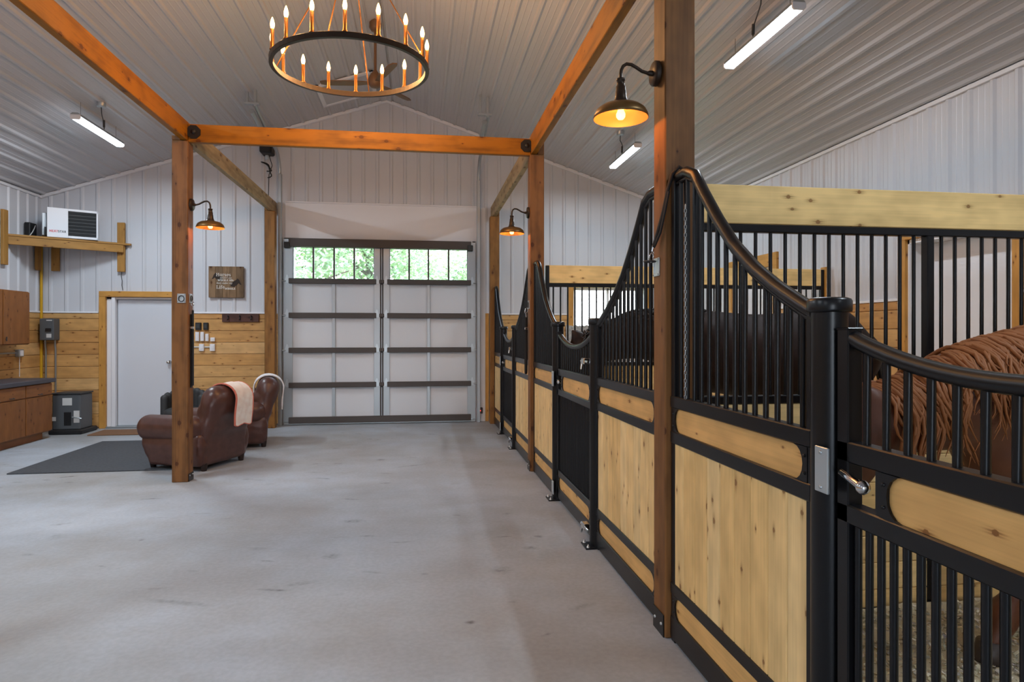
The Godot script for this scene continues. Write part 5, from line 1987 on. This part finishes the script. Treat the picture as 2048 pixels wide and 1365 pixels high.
# ---------------------------------------------------------------- horses: local axes, facing -x, withers over the origin
func make_horse(label: String, at: Vector3, turn: float, coat: Material, hair: Material, neck: Array, front: Array, mane_len: float, mane_side: float, thick := 1.0) -> Node3D:
	var t := thing("horse", label, "horse", at)
	t.rotation.y = turn
	# neck: [base, middle, poll, cheek, muzzle]
	var nb: Vector3 = neck[0]
	var nm: Vector3 = neck[1]
	var po: Vector3 = neck[2]
	var ck: Vector3 = neck[3]
	var mz: Vector3 = neck[4]
	var q := []
	# trunk
	q.append(cap(Vector3(-0.02, 1.15, 0), Vector3(0.42, 1.11, 0), 0.285, 0.30))
	q.append(cap(Vector3(0.42, 1.11, 0), Vector3(0.80, 1.19, 0), 0.30, 0.255))
	q.append(cap(Vector3(0.0, 1.34, 0), Vector3(0.45, 1.31, 0), 0.15, 0.14))
	q.append(cap(Vector3(0.45, 1.31, 0), Vector3(0.82, 1.36, 0), 0.14, 0.17))
	q.append(cap(Vector3(0.84, 1.28, -0.10), Vector3(0.98, 1.16, -0.12), 0.21, 0.17))
	q.append(cap(Vector3(0.84, 1.28, 0.10), Vector3(0.98, 1.16, 0.12), 0.21, 0.17))
	for s: float in [-1.0, 1.0]:
		q.append(cap(Vector3(-0.02, 1.28, 0.13 * s), Vector3(-0.22, 1.02, 0.12 * s), 0.15, 0.145))
	q.append(cap(Vector3(-0.2, 1.12, 0), Vector3(-0.2, 0.98, 0), 0.17, 0.12))
	# neck and head
	q.append(cap(Vector3(-0.06, 1.22, 0), nb, 0.24, 0.23 * thick))
	if thick > 0.95: q.append(cap(Vector3(-0.15, 1.02, 0), Vector3(-0.66, 0.97, 0), 0.23, 0.19))
	q.append(cap(nb, nm, 0.23 * thick, 0.195 * thick))
	q.append(cap(nm, po, 0.195 * thick, 0.12))
	var ax := (mz - po).normalized()
	q.append(cap(po, ck, 0.095, 0.085))
	q.append(cap(po.lerp(ck, 0.7) + (nm - ck).normalized() * 0.04, ck.lerp(mz, 0.35), 0.09, 0.065))
	q.append(cap(ck, mz, 0.085, 0.055))
	q.append(cap(mz, mz + ax * 0.03, 0.058, 0.052))
	for s: float in [-1.0, 1.0]:
		# ears
		var er := po - ax * 0.05 + Vector3(0, 0.02, 0.05 * s)
		var tip := er + Vector3(-0.09, 0.105, 0.01 * s)
		q.append(cap(er, er.lerp(tip, 0.5), 0.026, 0.028))
		q.append(cap(er.lerp(tip, 0.5), tip, 0.028, 0.008))
	# legs: fore [elbow.. hoof], hind
	for k in 2:
		var s := -1.0 if k == 0 else 1.0
		var fx: float = front[k]
		var z := 0.135 * s
		var el := Vector3(-0.12, 0.92, z)
		var kn := Vector3(-0.13 + fx * 0.5, 0.50, z)
		var fe := Vector3(-0.12 + fx, 0.19, z)
		q.append(cap(el, kn, 0.105, 0.05))
		q.append(cap(kn + Vector3(0, 0.04, 0), kn - Vector3(0, 0.04, 0), 0.054, 0.045))
		q.append(cap(kn, fe, 0.043, 0.036))
		q.append(cap(fe + Vector3(0, 0.02, 0), fe + Vector3(-0.01, -0.02, 0), 0.043, 0.042))
		q.append(cap(fe, fe + Vector3(-0.05, -0.11, 0), 0.036, 0.042))
		var hp := Vector3(0.92, 1.12, 0.14 * s)
		var sf := Vector3(0.74 + 0.05 * s, 0.88, 0.16 * s)
		var hk := Vector3(1.03 + 0.08 * s, 0.54, 0.14 * s)
		var hf := Vector3(0.97 + 0.10 * s, 0.19, 0.14 * s)
		q.append(cap(hp, sf, 0.19, 0.13))
		q.append(cap(sf, hk, 0.115, 0.052))
		q.append(cap(hp, hk, 0.13, 0.05))
		q.append(cap(hk + Vector3(0.02, 0.03, 0), hk - Vector3(0, 0.05, 0), 0.05, 0.046))
		q.append(cap(hk, hf, 0.045, 0.038))
		q.append(cap(hf, hf + Vector3(-0.05, -0.11, 0), 0.042, 0.045))
	var mb := MB.new()
	body(mb, q, 0.02, 0.022)
	part("body", mb, coat, t)
	# hooves
	for k in 2:
		var s := -1.0 if k == 0 else 1.0
		for hx: Vector3 in [Vector3(-0.185 + front[k], 0, 0.135 * s), Vector3(0.905 + 0.10 * s, 0, 0.14 * s)]:
			mb = MB.new()
			lathe(mb, hx, [Vector2(0.0, 0.0), Vector2(0.068, 0.0), Vector2(0.05, 0.085), Vector2(0.0, 0.09)], 14)
			part("hoof", mb, M.hoof, t)
		mb = MB.new()
		var eye := po.lerp(ck, 0.55) + Vector3(0, 0.0, 0.083 * s) - (nm - ck).normalized() * 0.02
		lathe(mb, eye - Vector3(0, 0.018, 0), [Vector2(0, 0), Vector2(0.014, 0.006), Vector2(0.018, 0.018), Vector2(0.014, 0.03), Vector2(0, 0.036)], 10)
		part("eye", mb, M.eye, t)
		mb = MB.new()
		var ns := mz + ax * 0.055 + Vector3(0, 0.0, 0.03 * s)
		lathe(mb, ns - Vector3(0, 0.014, 0), [Vector2(0, 0), Vector2(0.011, 0.006), Vector2(0.013, 0.014), Vector2(0.010, 0.022), Vector2(0, 0.028)], 8)
		part("nostril", mb, M.eye, t)
	# mane: wavy locks from the crest, falling on one side
	var r := RandomNumberGenerator.new()
	r.seed = 17
	mb = MB.new()
	var crest := func(u: float) -> Array:
		var p: Vector3
		var rad: float
		if u < 0.34: p = Vector3(-0.06, 1.28, 0).lerp(nb, u / 0.34); rad = lerpf(0.18, 0.23 * thick, u / 0.34)
		elif u < 0.7: p = nb.lerp(nm, (u - 0.34) / 0.36); rad = lerpf(0.23 * thick, 0.195 * thick, (u - 0.34) / 0.36)
		else: p = nm.lerp(po, (u - 0.7) / 0.3); rad = lerpf(0.195 * thick, 0.12, (u - 0.7) / 0.3)
		return [p, rad + 0.022]
	for i in 460:
		var u := r.randf()
		var cr: Array = crest.call(u)
		var c: Vector3 = cr[0]
		var rad: float = cr[1]
		var len := mane_len * r.randf_range(0.5, 1.1) * clampf(0.3 + u * 3.0, 0.0, 1.0)
		var path := []
		var ph := u * 48.0 + r.randf() * 1.4
		var lay := r.randf_range(0.0, 0.024)
		var drift := r.randf_range(-0.05, 0.14) + 0.12 * sin(u * 15.0)
		var side := mane_side if r.randf() < 0.85 else -mane_side
		for j in 10:
			var f := j / 9.0
			# hug the round neck from the crest down, then hang free
			var arc := len * f
			var th := minf(arc / rad, PI * 0.56)
			var rest := arc - th * rad
			var rr := rad + lay
			path.append(c + Vector3(drift * arc + 0.024 * sin(ph + f * 10.0) * (0.2 + f), rr * cos(th) - rest, side * rr * sin(th)))
		tube(mb, path, [0.006, 0.010, 0.0105, 0.0105, 0.010, 0.009, 0.008, 0.006, 0.004, 0.001], 5, true, 0.6)
	part("mane", mb, hair, t, "wavy mane")
	mb = MB.new()
	for i in 40:
		var path := []
		var ph := r.randf() * TAU
		var zz := r.randf_range(-0.05, 0.05)
		for j in 8:
			var f := j / 7.0
			path.append(Vector3(1.08 + 0.16 * sqrt(f) + 0.02 * sin(ph + f * 5.0), 1.30 - 0.72 * f + 0.06 * (1.0 - f) * sin(f * 3.0), zz * (0.4 + f)))
		tube(mb, path, [0.02, 0.022, 0.022, 0.02, 0.018, 0.015, 0.01, 0.004], 6, true, 0.6)
	part("tail", mb, hair, t)
	return t

func build_horses():
	# the chestnut stands across the near stall, head lowered towards the aisle
	make_horse("chestnut horse with a wavy light mane, head lowered in the nearest stall", V(3.02, 0.09, 2.32), 0.0, M.coat_red, M.mane_red,
		[Vector3(-0.40, 1.19, 0), Vector3(-0.80, 1.15, 0), Vector3(-1.27, 1.04, 0), Vector3(-1.37, 0.90, 0), Vector3(-1.50, 0.67, 0)], [-0.40, 0.05], 0.42, 1.0)
	# the dark one stands behind the near partition
	var dark := make_horse("dark brown horse standing in the middle stall behind the black bars", V(2.41, 0.09, 5.08), -0.45, M.coat_dark, M.mane_dark,
		[Vector3(-0.34, 1.28, 0), Vector3(-0.62, 1.30, 0), Vector3(-1.02, 1.17, 0), Vector3(-1.06, 1.02, 0), Vector3(-1.09, 0.80, 0)], [0.02, -0.1], 0.25, -1.0, 0.85)
	dark.scale = Vector3.ONE * 1.07

func build_bedding():
	var r := RandomNumberGenerator.new()
	r.seed = 3
	var nz := FastNoiseLite.new()
	nz.seed = 4
	nz.frequency = 2.2
	for q in [[-1.2, 3.03, "loose wood shavings covering the nearest stall's floor"], [3.11, 6.9, "loose wood shavings covering the middle stall's floor"], [6.98, 10.95, "loose wood shavings covering the farthest stall's floor"]]:
		var b := thing("shavings", q[2], "bedding", V(3.0, 0, (q[0] + q[1]) / 2), "", "stuff")
		var o := b.position
		var mb := MB.new(o)
		var nx := 50
		var nd := 60
		var h := func(x: float, d: float) -> float: return 0.09 + 0.03 * nz.get_noise_2d(x, d) + 0.012 * nz.get_noise_2d(x * 7.0, d * 7.0)
		mb.smooth(true)
		var p := func(i: int, j: int) -> Vector3:
			var x := lerpf(1.37, 4.70, float(i) / nx)
			var d := lerpf(q[0], q[1], float(j) / nd)
			return V(x, h.call(x, d), d)
		for i in nx:
			for j in nd:
				mb.quad(p.call(i, j), p.call(i + 1, j), p.call(i + 1, j + 1), p.call(i, j + 1))
		var bed := part("bedding_surface", mb, M.bedding, b)
		bed.set_meta("kind", "stuff")
		if q[0] > 0.0: continue
		var chip := MB.new()
		chip.smooth(false)
		for s in 3:
			var a := s * 0.5
			chip.quad(Vector3(-0.012 + s * 0.008, a * 0.004, -0.006), Vector3(-0.012 + s * 0.008, a * 0.004, 0.006), Vector3(-0.004 + s * 0.008, a * 0.008 - 0.002 * s, 0.006), Vector3(-0.004 + s * 0.008, a * 0.008 - 0.002 * s, -0.006))
		var mm := MultiMesh.new()
		mm.transform_format = MultiMesh.TRANSFORM_3D
		mm.use_colors = true
		mm.mesh = chip.mesh()
		mm.instance_count = 42000
		for i in mm.instance_count:
			var x := r.randf_range(1.38, 4.6)
			var d := r.randf_range(-1.15, 3.0)
			var y: float = h.call(x, d) + r.randf_range(0.0, 0.008)
			var bs := Basis.from_euler(Vector3(r.randf_range(-0.7, 0.7), r.randf() * TAU, r.randf_range(-0.7, 0.7))) * Basis.from_scale(Vector3.ONE * r.randf_range(0.5, 1.15))
			mm.set_instance_transform(i, Transform3D(bs, V(x, y, d) - o))
			var g := r.randf_range(0.35, 1.0)
			mm.set_instance_color(i, Color(g, g * r.randf_range(0.9, 1.0), g * r.randf_range(0.72, 0.98)))
		var mi := MultiMeshInstance3D.new()
		mi.name = "wood_chips"
		mi.multimesh = mm
		mi.material_override = M.chip
		b.add_child(mi, true)
		mi.set_meta("kind", "stuff")

func build_outside():
	var mb := MB.new(V(0, 0, 30))
	slab(mb, -60, 60, -0.3, -0.02, WALL_D + 0.25, 90)
	single("ground", "pale green yard outside beyond the gable wall", "ground", mb, M.lawn, "", "structure")
	mb = MB.new(V(0, 0, -30))
	slab(mb, -60, 60, -0.3, -0.02, -70, NEAR_D - 0.21)
	single("ground", "pale gravel yard before the open door behind the viewer", "ground", mb, M.gravel, "", "structure")
	var r := RandomNumberGenerator.new()
	r.seed = 77
	var leaf := MB.new()
	leaf.smooth(false)
	var a := Vector3(-0.07, 0, 0); var b := Vector3(0, 0.012, 0.04); var c := Vector3(0.08, 0, 0); var d := Vector3(0, 0.012, -0.04)
	leaf.quad(a, b, c, d)
	var lm := leaf.mesh()
	var trees := [
		[-4.2, 19.0, 3.0, 7.5, "leafy green tree seen through the leftmost panes of the garage door"],
		[-1.6, 21.5, 2.6, 6.6, "leafy green tree seen through the panes beside the door's middle stiles"],
		[1.0, 26.0, 2.3, 4.9, "lower leafy tree seen through the right-hand panes of the garage door"],
		[11.5, 24.0, 2.6, 6.0, "leafy tree outside the small stall window"],
	]
	for q in trees:
		var t := thing("leafy_tree", q[4], "tree", V(q[0], 0, q[1]), "trees outside the gable")
		var o := t.position
		var tk := MB.new(o)
		tube(tk, [V(q[0], -0.05, q[1]), V(q[0] + 0.1, q[3] * 0.3, q[1]), V(q[0] - 0.1, q[3] * 0.6, q[1] + 0.1), V(q[0], q[3] * 0.85, q[1])], [0.2, 0.16, 0.1, 0.04], 10)
		for i in 6:
			var an := TAU * i / 6.0
			var y0: float = q[3] * (0.3 + 0.07 * i)
			tube(tk, [V(q[0], y0, q[1]), V(q[0] + cos(an) * q[2] * 0.4, y0 + 0.7, q[1] + sin(an) * q[2] * 0.4), V(q[0] + cos(an) * q[2] * 0.75, y0 + 1.1, q[1] + sin(an) * q[2] * 0.75)], [0.07, 0.045, 0.015], 6)
		part("trunk", tk, M.bark, t)
		var mm := MultiMesh.new()
		mm.transform_format = MultiMesh.TRANSFORM_3D
		mm.use_colors = true
		mm.mesh = lm
		mm.instance_count = 9000
		var lobes := []
		for i in 26:
			var v := Vector3(r.randfn(), r.randfn(), r.randfn()).normalized() * pow(r.randf(), 0.4)
			lobes.append(Vector3(v.x * q[2] * 0.8, q[3] * 0.6 + v.y * q[3] * 0.36, v.z * q[2] * 0.8))
		for i in mm.instance_count:
			var cc: Vector3 = lobes[r.randi() % lobes.size()]
			var v := Vector3(r.randfn(), r.randfn(), r.randfn()).normalized() * (0.75 * pow(r.randf(), 0.4))
			var bs := Basis.from_euler(Vector3(r.randf_range(-1.2, 1.2), r.randf() * TAU, r.randf_range(-1.2, 1.2))) * Basis.from_scale(Vector3.ONE * r.randf_range(0.8, 1.6))
			mm.set_instance_transform(i, Transform3D(bs, cc + v))
			var g := r.randf_range(0.6, 1.1)
			mm.set_instance_color(i, Color(g * r.randf_range(0.85, 1.1), g, g * r.randf_range(0.7, 1.0)))
		var mi := MultiMeshInstance3D.new()
		mi.name = "foliage"
		mi.multimesh = mm
		mi.material_override = M.leaf
		t.add_child(mi, true)
		mi.set_meta("kind", "stuff")
	# crumpled cloth on the sill of the stall window
	mb = MB.new(V(2.8, 1.55, 10.9))
	mb.smooth(true)
	var nz := FastNoiseLite.new()
	nz.seed = 9
	nz.frequency = 9.0
	var hp := func(i: int, j: int, side: float) -> Vector3:
		var x := lerpf(2.50, 3.15, i / 40.0)
		var top := 1.645 + 0.03 * nz.get_noise_1d(x * 1.6) + 0.012 * nz.get_noise_1d(x * 6.0)
		var f := j / 12.0
		return V(x, lerpf(1.36, top, f), 10.93 - side * 0.012 - 0.02 * nz.get_noise_2d(x * 1.2, f * 0.6))
	for i in 40:
		for j in 12:
			mb.quad(hp.call(i, j, 1.0), hp.call(i + 1, j, 1.0), hp.call(i + 1, j + 1, 1.0), hp.call(i, j + 1, 1.0))
			mb.quad(hp.call(i, j, -1.0), hp.call(i, j + 1, -1.0), hp.call(i + 1, j + 1, -1.0), hp.call(i + 1, j, -1.0))
		mb.quad(hp.call(i, 12, 1.0), hp.call(i + 1, 12, 1.0), hp.call(i + 1, 12, -1.0), hp.call(i, 12, -1.0))
	single("sill_cloth", "crumpled pale grey cloth hung below the small stall window", "cloth", mb, M.gravel)
